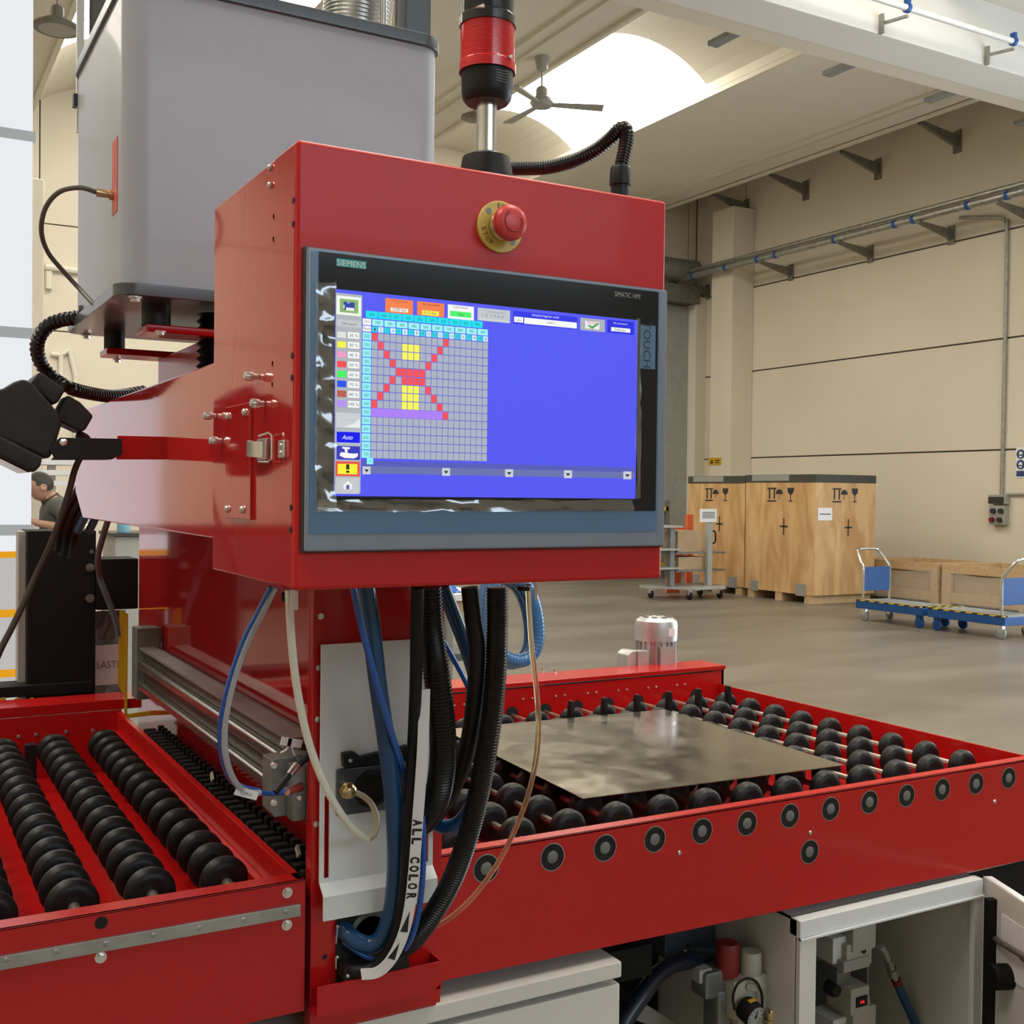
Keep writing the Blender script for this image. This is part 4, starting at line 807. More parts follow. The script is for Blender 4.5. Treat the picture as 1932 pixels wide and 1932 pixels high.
R(727, 562, 779, 594, (250, 132, 78), 2); T('Oil pressure', 754, 569, 28, 4.5, (120, 60, 40)); R(737, 580, 770, 590, (250, 244, 235), 3); T('0,00 bar', 754, 585, 24, 6, (90, 90, 90))
R(787, 568, 838, 599, (250, 132, 78), 2); T('Oil standstill', 812, 575, 32, 4.5, (120, 60, 40)); R(796, 585, 828, 597, (250, 240, 90), 3); T('0,12 bar', 812, 591, 24, 6, (110, 105, 40))
R(845, 574, 894, 605, WHT, 2); T('Lubrication', 869, 580, 26, 4.5, (90, 90, 90)); R(849, 586, 889, 600, (80, 246, 110), 3); T('ON', 869, 594, 9, 5.5, (40, 140, 60))
R(901, 580, 962, 610, (196, 202, 206), 2); T('UNPUNCHED', 936, 590, 36, 3.5, (150, 150, 150)); T('1 2 3 4 5 6', 930, 596, 40, 4, (110, 130, 135)); R(903, 600, 960, 609, (206, 216, 214), 3)
R(968, 586, 1089, 622, (52, 56, 232), 2); T('Actual program code', 1029, 597, 52, 6, (225, 228, 255), 6, 0.25)
R(970, 597, 987, 609, WHT, 3); T('AH', 979, 604, 7, 4, (90, 90, 90)); R(989, 599, 1088, 620, WHT, 3); T('START_1', 1040, 610, 18, 5, (90, 90, 90))
R(1095, 599, 1141, 627, (176, 180, 190), 2); R(1104, 605, 1131, 622, (240, 240, 240), 3); T('PROGRAM', 1117, 609, 18, 5, (220, 110, 95)); POLY([(1108, 614), (1112, 613), (1117, 616), (1128, 609), (1131, 611), (1117, 621)], (70, 170, 80))
R(1146, 603, 1196, 632, (46, 50, 226), 2); T('Air pressure', 1170, 611, 28, 5, (220, 224, 255), 6, .25); R(1153, 617, 1189, 628, WHT, 3); T('0,06 bar', 1170, 623, 22, 6, (70, 70, 75))
R(692, 864, 704, 876, (140, 246, 250), 4); T('0', 698, 870, 2, 5, (80, 140, 150))
R(684, 879, 1197, 903, (108, 118, 178), 2); R(684, 879, 1197, 882, (90, 96, 190), 3)
for u_ in (692, 842, 961, 1072, 1184):
    v = 887 + (u_ - 692) * 0.019; R(u_ - 8, v - 7, u_ + 7, v + 8, (206, 210, 220), 4); POLY([(u_ - 5, v - 1.5), (u_ + 4, v - 1.2), (u_ - 0.5, v + 4)], (40, 45, 55), 6)
scr.build('screen', M['screen'], hp, smooth=0)
# crinkled protective film still stuck around the screen
def film(name, us, vs_, amp, seed):
    rnd = random.Random(seed); g = MB(); n, m = len(us), len(vs_)
    for v in vs_:
        for u_ in us:
            q = aY(u_ + rnd.uniform(-2, 2), v + rnd.uniform(-1.5, 1.5), 1.1675); g.v.append(Vector((q.x, 1.1685 - rnd.uniform(0, amp), q.z)))
    fs = [(j * n + i, j * n + i + 1, (j + 1) * n + i + 1, (j + 1) * n + i) for j in range(m - 1) for i in range(n - 1)]
    g.f += fs; g.c += [None] * len(fs); return g.build(name, M['screen_film'], hp, smooth=80)
film('protective_film', [595, 602, 611, 622, 632], [532 + 14 * k for k in range(32)], 0.006, 3)
film('protective_film', [600 + 18 * k for k in range(34)], [943, 950, 958, 965], 0.003, 4)
film('protective_film', [1200, 1205, 1209], [600 + 20 * k for k in range(18)], 0.002, 5)

# ------------------------------------------------------------------ emergency stop
e0 = aY(942, 429, CY0)
es = thing('emergency_stop', 'red mushroom emergency stop button on a round yellow plate', 'button', (e0.x, CY0, e0.z))
MB().lathe(e0, (0, -1, 0), [(0.0305, 0), (0.0305, 0.003), (0.0295, 0.004)], 48).build('plate', M['stop_yellow'], es)
MB().lathe(e0, (0, -1, 0), [(0.0165, 0.003), (0.0165, 0.007), (0.014, 0.009), (0.0125, 0.010), (0.0125, 0.022)], 32).build('collar', M['brass'], es)
ca = MB().lathe(e0, (0, -1, 0), [(0.0125, 0.018), (0.0175, 0.019), (0.0205, 0.022), (0.0208, 0.028), (0.0195, 0.032), (0.015, 0.0345), (0.008, 0.0357), (0.002, 0.036)], 40).build('mushroom_cap', M['stop_red'], es, smooth=60)
arc = [e0 + Vector((0.0115 * math.cos(math.radians(t)), -0.0353 + 0.0007 * 0, 0.0115 * math.sin(math.radians(t)))) for t in range(-220, 40, 10)]
b = MB().tube(arc, 0.0009, 8); h_ = arc[0]
b.prism([h_ + Vector((-.003, -.0006, -.001)), h_ + Vector((.003, -.0006, .0005)), h_ + Vector((.0015, -.0006, .005))], (0, 0.001, 0)); b.build('turn_arrow', M['groove_red'], ca)
for dx, dz in ((-0.0165, 0.0165), (0.0165, -0.0165)): MB().cyl(e0 + Vector((dx, -0.003, dz)), e0 + Vector((dx, -0.0044, dz)), 0.0036, n=14).build('rivet', M['cast'], es)
b = MB()
for k, chh in enumerate('EMERGENCY'):
    t = math.radians(97 - 13 * k); put_text(b, chh, e0 + Vector((0.0245 * math.cos(t), -0.0042, 0.0245 * math.sin(t))), (math.sin(t), 0, -math.cos(t)), (math.cos(t), 0, math.sin(t)), 0.0036, 0.005)
for k, chh in enumerate('STOP'):
    t = math.radians(192 + 15 * k); put_text(b, chh, e0 + Vector((0.0235 * math.cos(t), -0.0042, 0.0235 * math.sin(t))), (-math.sin(t), 0, math.cos(t)), (-math.cos(t), 0, -math.sin(t)), 0.0042, 0.0058)
b.build('lettering', M['ink'], es)

# ------------------------------------------------------------------ signal tower
TY = 1.265; tx = aY(918, 250, TY).x
def tz(v): return aY(918, v, TY).z
tk = (aY(918, 150, TY) - EYE).dot(FW) / FPX
st = thing('signal_tower', 'signal tower with a red and a smoked lens on top of the red cabinet', 'signal tower', (tx, TY, CZ1))
o0 = (tx, TY, 0)
MB().lathe((tx, TY, CZ1), (0, 0, 1), [(0.036, 0), (0.036, 0.008), (0.030, tz(308) - CZ1 + 0.006), (0.019, tz(300) - CZ1 + 0.006)], 36).build('foot', M['black'], st)
MB().cyl((tx, TY, CZ1 + 0.01), (tx, TY, tz(180)), 0.0128, n=28).build('pole', M['alu'], st)
r_ = 51 * tk
MB().lathe(o0, (0, 0, 1), [(r_ * .78, tz(196)), (r_ * .9, tz(188)), (r_ * .94, tz(176)), (r_ * 0.96, tz(140)), (r_ * 1.04, tz(139)), (r_ * 1.04, tz(130))], 40).build('socket', M['black'], st)
def ribbed(v0, v1, rr):
    z0, z1 = tz(v0), tz(v1); pr_ = []; n = 20
    for k in range(n):
        z = z0 + (z1 - z0) * k / n; h_ = (z1 - z0) / n; pr_ += [(rr, z), (rr, z + h_ * .6), (rr * 0.985, z + h_ * .65), (rr * 0.985, z + h_ * .95)]
    return pr_
ln = MB().lathe(o0, (0, 0, 1), [(r_ * 1.05, tz(139)), (r_ * 1.05, tz(122))] + ribbed(119, 48, r_) + [(r_, tz(44))], 40).build('red_lens', M['red_lens'], st)
MB().cyl((tx, TY, tz(138)), (tx, TY, tz(50)), 0.012, n=12).build('lamp_core', M['stop_red'], ln)
MB().prism([(tx + 0.016, TY - r_ * 1.06, tz(124)), (tx + 0.010, TY - r_ * 1.06, tz(120)), (tx + 0.016, TY - r_ * 1.06, tz(115))], (0, 0.012, 0)).box(tx - .004, tx - .0025, TY - r_ * 1.06, TY - r_, tz(125), tz(118)).build('arrow_mark', M['white'], ln)
MB().lathe(o0, (0, 0, 1), [(r_ * 1.05, tz(52)), (r_ * 1.05, tz(36)), (r_ * .98, tz(34))] + ribbed(32, -40, r_ * .97) + [(r_ * .97, tz(-44))], 40).build('smoked_lens', M['dark_lens'], st)
MB().prism([(tx - 0.030, TY - r_ * .8, tz(36)), (tx - 0.022, TY - r_ * .95, tz(31)), (tx - 0.022, TY - r_ * .95, tz(38))], (0, 0.01, 0)).build('arrow_mark', M['white'], st)
b = MB()
for k in range(5): b.box(tx - .004, tx + .013 - .003 * (k > 2), TY - r_ * .957, TY - r_ * .6, tz(148 + 5 * k), tz(146.6 + 5 * k))
b.build('rating_print', M['grey_ink'], st, kind='stuff')

# corrugated hose on top of the cabinet
th = thing('corrugated_conduit', 'black corrugated conduit arching behind the signal tower into a gland on the red cabinet', 'conduit', (0.86, 1.25, CZ1))
gx = aY(1177, 340, 1.25)
MB().lathe((gx.x - .006, 1.25, CZ1), (0, 0, 1), [(0.0135, 0), (0.0135, 0.006), (0.0125, 0.008), (0.0125, 0.03), (0.0145, 0.031), (0.0145, 0.052), (0.0125, 0.056)], 20).build('gland', M['black'], th)
hose_mesh([(gx.x - .006, 1.25, aY(1180, 322, 1.25).z)] + uv([(1181, 270, 1.25), (1181, 245, 1.25), (1170, 243, 1.255), (1150, 262, 1.27), (1120, 285, 1.29), (1080, 304, 1.32), (1030, 316, 1.36), (980, 318, 1.40), (930, 320, 1.43), (890, 330, 1.45)]), 0.0098, 14, (0.0042, 0.0011)).build('conduit_hose', M['conduit'], th)

# ------------------------------------------------------------------ hoses hanging under the cabinet
HB = 'hoses hanging under the red cabinet'
def hose(name, label, cat, pts, r, mat, ridged=None, group=HB, n=14):
    p = uv(pts); t = thing(name, label, cat, p[0], group)
    hose_mesh(p, r, n, ridged).build('hose' if r > 0.006 else 'tube', M[mat], t)
    return t
TOP = CZ0 + 0.004
hose('blue_hose', 'thick dark blue hose hanging in front of the pale slotted plate', 'hose', [(690, 1108, 1.42), (700, 1180, 1.42), (712, 1280, 1.43), (726, 1380, 1.45), (739, 1480, 1.47), (746, 1580, 1.49), (745, 1660, 1.51), (737, 1725, 1.525), (720, 1768, 1.54), (698, 1782, 1.55), (672, 1775, 1.56), (652, 1758, 1.575), (646, 1752, 1.59)], 0.0128, 'blue_hose')
hose('blue_tube', 'thin blue tube beside the thick hose on the pale plate', 'tube', [(666, 1108, 1.385), (684, 1190, 1.39), (714, 1300, 1.405), (741, 1390, 1.43), (762, 1460, 1.47), (776, 1540, 1.50)], 0.0045, 'blue_tube')
hose('blue_tube', 'short thin bright blue tube at the lower hose entry', 'tube', [(648, 1776, 1.575), (664, 1788, 1.565), (685, 1802, 1.558), (708, 1811, 1.55), (722, 1812, 1.545)], 0.0042, 'blue_tube')
hose('black_cable', 'flat black cable hanging between the blue hose and white strip', 'cable', [(788, 1108, 1.38), (786, 1200, 1.40), (784, 1300, 1.42), (780, 1400, 1.44), (774, 1500, 1.455), (768, 1600, 1.47), (763, 1680, 1.49), (753, 1740, 1.505), (735, 1790, 1.52), (708, 1822, 1.535), (675, 1832, 1.545), (655, 1825, 1.565)], 0.0088, 'flat_black')
# printed white strip
ws = thing('printed_strip', 'white strip printed ALL COLOR running down over the black cables', 'cable', aY(800, 1200, 1.41), HB)
sp = [(801, 1300, 1.42), (798, 1400, 1.425), (793, 1480, 1.435), (787, 1560, 1.445), (781, 1640, 1.46), (773, 1710, 1.475), (760, 1765, 1.49), (738, 1810, 1.505), (712, 1834, 1.52), (682, 1838, 1.535)]
MB().tube(spline(uv(sp)), 0, flat=(0.0078, 0.0016, (-0.35, -1, 0.05))).build('strip', M['paper'], ws)
sl = spline(uv(sp), 0.002); nd = Vector((-0.35, -1, 0.05)).normalized(); b = MB()
i = min(range(len(sl)), key=lambda j: (sl[j] - aY(785, 1552, 1.445)).length); i2 = min(range(len(sl)), key=lambda j: (sl[j] - aY(775, 1690, 1.47)).length); tot = 'ALL COLOR'
for k, chh in enumerate(tot):
    if chh == ' ': continue
    j = i + (i2 - i) * k / (len(tot) - 1); p = sl[int(j)]; t = (sl[int(j) + 1] - sl[int(j) - 1]).normalized(); sd = nd.cross(t).normalized()
    put_text(b, chh, p + nd * 0.0019, t, sd, 0.0102, 0.0140, bold=0.055)
b.build('lettering', M['ink'], ws)
b = MB(); j = min(range(len(sl)), key=lambda j: (sl[j] - aY(764, 1750, 1.486)).length)
for j0, j1, m_ in ((j - 15, j + 3, 1), (j + 12, j + 27, -1)):
    t = (sl[j0 + 1] - sl[j0]).normalized(); sd = nd.cross(t).normalized(); A = sl[j0] + nd * 0.002; B = sl[j1] + nd * 0.002
    b.add([A + sd * .001 * m_, B - sd * .006, B + sd * .005], [(0, 1, 2)])
b.build('arrow_print', M['ink'], ws)
hose('blue_tube', 'bright blue tube along the right edge of the white printed strip', 'tube', [(797, 1540, 1.465), (799, 1600, 1.47), (797, 1660, 1.475), (790, 1720, 1.485), (778, 1765, 1.50), (765, 1790, 1.52)], 0.0042, 'blue_tube')
hose('corrugated_hose', 'thick black corrugated hose bulging right of the white printed strip', 'hose', [(808, 1108, 1.44), (812, 1180, 1.44), (822, 1260, 1.43), (832, 1340, 1.43), (836, 1420, 1.44), (830, 1480, 1.46), (818, 1520, 1.49), (800, 1548, 1.53), (788, 1556, 1.565)], 0.0195, 'conduit', (0.005, 0.0014))
hose('blue_hose', 'blue hose curving back under the smooth black hose', 'hose', [(836, 1108, 1.50), (862, 1175, 1.50), (886, 1240, 1.50), (904, 1310, 1.50), (912, 1390, 1.50), (908, 1460, 1.51), (892, 1515, 1.52), (866, 1552, 1.53), (838, 1560, 1.545), (815, 1550, 1.56), (800, 1535, 1.575)], 0.0112, 'blue_hose')
hose('blue_tube', 'thin dark blue tube passing behind the blue curved hose', 'tube', [(800, 1150, 1.55), (845, 1225, 1.55), (880, 1290, 1.55), (900, 1340, 1.55), (905, 1400, 1.56)], 0.004, 'blue_tube')
hose('black_hose', 'smooth black hose between the two corrugated hoses', 'hose', [(886, 1108, 1.42), (893, 1170, 1.42), (900, 1230, 1.42), (896, 1310, 1.43), (886, 1390, 1.45), (870, 1450, 1.47), (848, 1500, 1.50), (825, 1535, 1.54), (808, 1550, 1.57)], 0.0125, 'flat_black')
hose('corrugated_hose', 'long black corrugated hose sweeping down to the lower entry', 'hose', [(938, 1108, 1.40), (938, 1180, 1.40), (936, 1260, 1.40), (928, 1350, 1.41), (914, 1440, 1.42), (898, 1520, 1.435), (876, 1600, 1.45), (848, 1670, 1.475), (816, 1725, 1.50), (784, 1768, 1.53), (765, 1785, 1.56)], 0.0158, 'conduit', (0.0045, 0.0012))
ht = hose('clear_tube', 'clear amber tube hanging in a wide curve at the right of the hoses', 'tube', [(996, 1104, 1.36), (999, 1160, 1.37), (1004, 1230, 1.38), (1012, 1300, 1.40), (1016, 1370, 1.41), (1010, 1440, 1.43), (993, 1510, 1.45), (965, 1580, 1.47), (932, 1640, 1.49), (890, 1695, 1.51), (845, 1735, 1.53), (808, 1754, 1.555), (792, 1760, 1.58)], 0.0040, 'clear_tube')
p = aY(1003, 1112, 1.36); MB().box(p.x + .002, p.x + .0065, 1.355, 1.357, p.z - 0.014, p.z + 0.02).build('white_tag', M['paper'], ht)
p = aY(992, 1111, 1.355); MB().box(p.x - 0.007, p.x + 0.005, 1.352, 1.366, p.z - 0.003, p.z + 0.003).build('tie_clip', M['black'], ht, bevel=0.0008)
wt = hose('white_tube', 'milky white tube looping from the cabinet to the cable gland', 'tube', [(545, 1112, 1.36), (548, 1180, 1.37), (555, 1260, 1.385), (566, 1330, 1.40), (584, 1405, 1.41), (610, 1475, 1.42), (640, 1530, 1.44), (668, 1565, 1.465), (692, 1583, 1.49)], 0.0052, 'white_tube')
hose_mesh(uv([(692, 1583, 1.49), (706, 1575, 1.51), (711, 1550, 1.53), (704, 1522, 1.545), (688, 1504, 1.552), (668, 1494, 1.556), (657, 1490, 1.556)]), 0.0045).build('cream_end', M['cream_tube'], wt)
p = aY(549, 1130, 1.36); MB().box(p.x - 0.003, p.x + 0.0065, 1.352, 1.354, p.z - 0.013, p.z + 0.012).build('white_tag', M['paper'], wt)
p = aY(533, 1126, 1.37); MB().lathe(p, (0.8, -0.5, 0), [(0.006, 0), (0.006, 0.006), (0.0045, 0.012)], 10).build('black_fitting', M['black'], wt)
bw = hose('twin_tube', 'blue and clear twin tube hanging down left of the red column', 'tube', [(518, 1108, 1.42), (498, 1150, 1.43), (472, 1200, 1.45), (450, 1255, 1.47), (434, 1310, 1.49), (425, 1360, 1.51), (424, 1410, 1.53), (432, 1450, 1.55), (447, 1480, 1.57), (468, 1494, 1.585), (490, 1496, 1.595)], 0.0045, 'frost_tube')
hose_mesh(uv([(512, 1108, 1.42), (488, 1155, 1.435), (462, 1205, 1.455), (441, 1262, 1.475), (425, 1318, 1.495), (417, 1365, 1.515), (417, 1410, 1.535), (425, 1450, 1.56), (440, 1475, 1.58), (465, 1488, 1.60), (490, 1492, 1.605)]), 0.0042).build('blue_tube', M['blue_tube'], bw)
hose_mesh(uv([(490, 1496, 1.60), (515, 1497, 1.605), (541, 1493, 1.61)]), 0.0035).build('blue_end', M['blue_tube'], bw)
MB().obox(aY(465, 1497, 1.575), (0.016, 0, -0.006), (0, 0.001, 0), (0.002, 0, 0.0055)).build('white_tag', M['paper'], bw)
b = MB(); put_text(b, 'R204-A', aY(465, 1497, 1.5735), Vector((.94, 0, -.34)), Vector((.34, 0, .94)), 0.017, 0.005); b.build('lettering', M['grey_ink'], bw)

# ------------------------------------------------------------------ right roller table
WR = 0.0372
def wheel_mb(x, y, z, r=WR, w=0.032):
    return MB().lathe((x, y - w / 2, z), (0, 1, 0), [(r * .55, 0), (r * .72, 0), (r * .9, w * .12), (r, w * .32), (r, w * .68), (r * .9, w * .88), (r * .72, w), (r * .55, w)], 28)
rt = thing('roller_table', 'red roller table with steel sheet lying on its black wheels', 'roller table', (1.5, 2.1, 0.70))
TX0, TX1, TY0, TY1, TZ0, TZ1 = 0.785, 2.262, 1.62, 2.71, 0.703, 0.919
fr = MB().prism([(TX0, TY0, 0.716), (TX1, TY0, 0.694), (TX1, TY0, TZ1), (TX0, TY0, TZ1)], (0, 0.006, 0)).box(TX0, TX1, TY0, TY0 + 0.030, TZ1 - 0.004, TZ1).build('front_rail', M['red'], rt, bevel=0.001)
rr = MB().box(TX0, TX1 + .02, TY1, TY1 + 0.006, 0.78, 0.962).build('rear_rail', M['red'], rt)
MB().box(TX0, TX1 + .025, TY1 - 0.004, TY1 + 0.12, 0.964, 0.976).build('rear_cover', M['red'], rt, bevel=0.0015)
MB().box(TX1 + .012, TX1 + .02, TY1, TY1 + 0.12, 0.80, 0.964).build('end_plate', M['red'], rt)
for x0, x1 in ((0.8, 1.22), (1.27, 1.60), (1.64, 1.93), (1.97, 2.24)): MB().box(x0, x1, TY1 - 0.0008, TY1 + .001, 0.9595, 0.9625).build('slot', M['hole'], rt)
MB().box(TX1, TX1 + 0.006, TY0, TY1, 0.70, 0.92).build('side_rail', M['red'], rt, bevel=0.001)
MB().box(TX0, TX0 + 0.006, TY0 + .02, TY1, 0.70, 0.90).build('inner_rail', M['red'], rt)
MB().box(TX0, TX1, TY0 + 0.006, TY1, 0.795, 0.80).build('floor_pan', M['red'], rt)
MB().box(2.20, 2.23, 2.4, 2.68, 0, 0.795).build('support_leg', M['matt_black'], rt)
SX = [0.871] + [0.998 + 0.1068 * k for k in range(12)]; SZ = 0.886
s_first = None
for k, x in enumerate(SX):
    if k == 0:
        sh = MB().cyl((x, TY0 + 0.004, SZ), (x, TY1 + 0.003, SZ), 0.0066, n=8).build('roller_shaft', M['shaft'], rt, smooth=30); s0_ = sh
        w0 = wheel_mb(x, 1.742, SZ).build('wheel', M['black_rubber'], sh, smooth=30)
        for j in range(1, 9): dup(w0, (0, 0.1035 * j, 0), sh)
        be = MB().lathe((x, TY0, SZ), (0, -1, 0), [(0.0222, -0.001), (0.0222, 0.0012), (0.0208, 0.0012), (0.0205, 0.0003), (0.0125, 0.0003)], 28).build('bearing', M['black'], rt)
        hb = MB().lathe((x, TY0, SZ), (0, -1, 0), [(0.0105, 0.0), (0.0105, 0.0012), (0.009, 0.0018)], 20).build('bearing_hub', M['cast'], be)
        rim = MB().lathe((x, TY0, SZ), (0, -1, 0), [(0.0238, -0.001), (0.0238, 0.0007), (0.0222, 0.0007)], 28, cap=False).build('bearing_rim', M['zinc'], be)
        ho = MB().cyl((x, TY1 - 0.0012, SZ + 0.004), (x, TY1 + .001, SZ + 0.004), 0.021, n=22).build('shaft_hole', M['hole'], rt)
    else:
        d = (x - SX[0], 0, 0)
        c = dup(sh, d, rt)
        for g in list(sh.children): dup(g, (0, 0, 0), c)
        c = dup(be, d, rt); dup(hb, (0, 0, 0), c); dup(rim, (0, 0, 0), c)
        dup(ho, d, rt)
lo = aY(1527, 1607, TY0); c = dup(be, (lo.x - SX[0], 0, lo.z - SZ), rt); dup(hb, (0, 0, 0), c); dup(rim, (0, 0, 0), c)
for u_, v_ in ((1281, 1609), (1528, 1571), (1876, 1512)): screw('screw', aY(u_, v_, TY0), (0, -1, 0), 0.0045, rt)
for k in range(12):
    for dx in (0.036, 0.066): screw('screw', (SX[0] + 0.02 + 0.1068 * k + dx, TY1, 0.928), (0, -1, 0), 0.004, rt)
for u_, v_ in ((1023, 1268), (1046, 1270)):
    p = aZ(u_, v_, 0.976); bolt('bolt', p, (0, 0, 1), 0.006, rt)
    MB().cyl(p, p + Vector((0, 0, 0.014)), 0.0035, n=10).build('stud', M['steel'], rt)
MB().cyl((0.80, 1.66, 0.80), (0.80, 1.66, 1.0), 0.006, n=14).build('guide_pin', M['steel'], rt)
for k, (u_, v_) in enumerate(((1081, 1373), (1144, 1366), (1206, 1357), (1266, 1344), (1322, 1347), (1378, 1341))):
    p = aY(u_, v_ - 22, 2.478); p.z = 0.926
    MB().prism([p + Vector((-.006, 0, -0.03)), p + Vector((.006, 0, -0.03)), p + Vector((.006, 0, 0.015)), p + Vector((.003, 0, 0.034)), p + Vector((-.003, 0, 0.034)), p + Vector((-.006, 0, 0.015))], (0, 0.02, 0)).build('stop_pin', M['black'], rt, bevel=0.002)

sh_ = thing('steel_sheet', 'square of smeared bright sheet metal lying on the roller table', 'metal sheet', (1.5, 2.1, 0.9235))
MB().prism([(1.165, 1.783, 0.9238), (1.812, 1.752, 0.9238), (1.846, 2.428, 0.9238), (1.20, 2.46, 0.9238)], (0, 0, 0.0016)).build('sheet', M['sheet'], sh_)

mo = thing('electric_motor', 'silver electric motor standing on the rear edge of the roller table', 'motor', (2.09, 2.87, 0.976))
mx, my = aY(1238, 1200, 2.87).x, 2.87; mz = lambda v: aY(1238, v, 2.87).z
mb_ = MB().cyl((mx, my, mz(1256)), (mx, my, mz(1200)), 0.058, n=28)
mb_.build('body', M['motor_alu'], mo)
for k in range(20):
    a = 2 * PI * k / 20; d = Vector((math.cos(a), math.sin(a), 0)); s = Vector((-d.y, d.x, 0))
    f0 = MB().obox(Vector((mx, my, (mz(1256) + mz(1203)) / 2)) + d * 0.0605, d * 0.0045, s * 0.0015, (0, 0, (mz(1203) - mz(1256)) / 2)).build('cooling_fin', M['motor_alu'], mo, smooth=0)
MB().lathe((mx, my, 0), (0, 0, 1), [(0.066, mz(1207)), (0.067, mz(1180)), (0.064, mz(1170)), (0.05, mz(1164)), (0.0, mz(1163))], 32).build('fan_cowl', M['motor_alu'], mo)
for k in range(8):
    a = 2 * PI * k / 8; MB().obox((mx + .04 * math.cos(a), my + .04 * math.sin(a), mz(1163)), (0.006, 0, 0), (0, 0.006, 0), (0, 0, 0.002)).build('cowl_slot', M['cast'], mo)
MB().box(mx - 0.012 - .02, mx + 0.025, my - 0.0675, my - 0.058, mz(1252), mz(1215)).build('rating_plate', M['motor_alu'], mo)
p = aY(1180, 1237, 2.86)
MB().prism([(p.x - .012, 2.83, mz(1258)), (p.x + .03, 2.83, mz(1258)), (p.x + .03, 2.83, mz(1222)), (p.x + .004, 2.83, mz(1221)), (p.x - .012, 2.83, mz(1228))], (0, 0.06, 0)).build('terminal_box', M['motor_alu'], mo, bevel=0.004)
p = aY(1216, 1238, 2.83); MB().box(p.x - .03, p.x + .012, 2.82, 2.85, mz(1258), mz(1221)).build('gear_flange', M['motor_alu'], mo, bevel=0.003)
MB().box(mx - .004, mx + .02, my - 0.0695, my - 0.062, mz(1196), mz(1182)).build('number_sticker', M['paper'], mo)
MB().box(mx - .10, mx + .07, my - .06, my + .06, 0.974, mz(1255)).build('mount_plate', M['motor_alu'], mo)

# ------------------------------------------------------------------ left roller table
lt_ = thing('roller_table', 'red roller trough with rows of black wheels left of the red column', 'roller table', (-0.1, 2.3, 0.735))
LX0, LX1, LY0, LY1, LZ0, LZ1, LS = -0.75, 0.550, 1.58, 3.0, 0.737, 0.931, 0.872
MB().box(LX0, LX1, LY0, LY0 + 0.006, LZ0, LZ1).box(LX0, LX1, LY0, LY0 + 0.036, LZ1 - 0.003, LZ1).build('front_rail', M['red'], lt_, bevel=0.001)
MB().box(LX1 - 0.012, LX1, LY0 + 0.006, LY1, LZ0, LZ1).build('side_rail', M['red'], lt_, bevel=0.001)
MB().box(0.525, LX1 - 0.012, LY0 + 0.03, LY1, 0.80, 0.885).build('side_ledge', M['red'], lt_, bevel=0.002)
MB().box(LX0, LX1, LY1, LY1 + 0.006, 0.75, 0.935).build('rear_rail', M['red'], lt_)
MB().box(LX0, 0.60, LY1, LY1 + 0.11, 0.936, 0.962).build('rear_cover', M['red'], lt_, bevel=0.002)
MB().box(LX0, LX1 - .012, LY0 + 0.006, LY1, 0.775, 0.78).build('floor_pan', M['red'], lt_)
ms = MB().box(LX0, 0.541, LY0 - 0.006, LY0, 0.880, 0.898).build('steel_strip', M['zinc'], lt_, bevel=0.001)
for u_, v_ in ((12, 1811), (107, 1795), (200, 1780), (290, 1764), (377, 1750), (460, 1735), (540, 1720)): screw('screw', aY(u_, v_, LY0 - 0.006), (0, -1, 0), 0.0038, ms, 'zinc', h=0.002)
for u_, v_ in ((542, 1684), (541, 1745), (190, 1806)): bolt('bolt', aY(u_, v_, LY0), (0, -1, 0), 0.0058, lt_)
p = aY(191, 1741, LY0); MB().cyl((p.x, LY0 - 0.0006, p.z), (p.x, LY0 + 0.001, p.z), 0.0085, n=20).build('shaft_hole', M['hole'], lt_)
for k, x in enumerate((0.490, 0.374, 0.260, 0.146, 0.032, -0.082)):
    if k == 0:
        s2 = MB().cyl((x, LY0 + 0.004, LS), (x, LY1 + .003, LS), 0.0085, n=12).build('roller_shaft', M['shaft'], lt_)
        w2 = wheel_mb(x, 1.80, LS, 0.039, 0.029).build('wheel', M['black_rubber'], s2, smooth=30)
        for j in range(1, 15): dup(w2, (0, 0.0775 * j, 0), s2)
    else:
        c = dup(s2, (x - 0.490, 0, 0), lt_)
        for g in list(s2.children): dup(g, (0, 0, 0), c)
for u_, v_ in ((35, 1390), (68, 1386), (125, 1381), (175, 1378), (231, 1373)): screw('screw', aY(u_, v_, LY1), (0, -1, 0), 0.005, lt_, 'zinc')
p = aY(85, 1470, 2.93)
MB().box(0.31, 0.335, 2.88, 2.91, 0.79, 0.89).build('shaft_support', M['black'], lt_)

# black cable carrier with yellow bolts behind the left table
cr = thing('cable_carrier', 'black strip with yellow bolts along the rear of the roller trough', 'cable carrier', (0.2, 3.17, 0.96))
MB().box(LX0, 0.50, 3.14, 3.24, 0.962, 0.99).build('channel', M['matt_black'], cr, bevel=0.003)
for u_ in (5, 33, 60): p = aY(u_, 1322, 3.14); MB().cyl((p.x, 3.141, p.z), (p.x, 3.132, p.z), 0.0085, n=12).build('yellow_bolt', M['yellow'], cr)
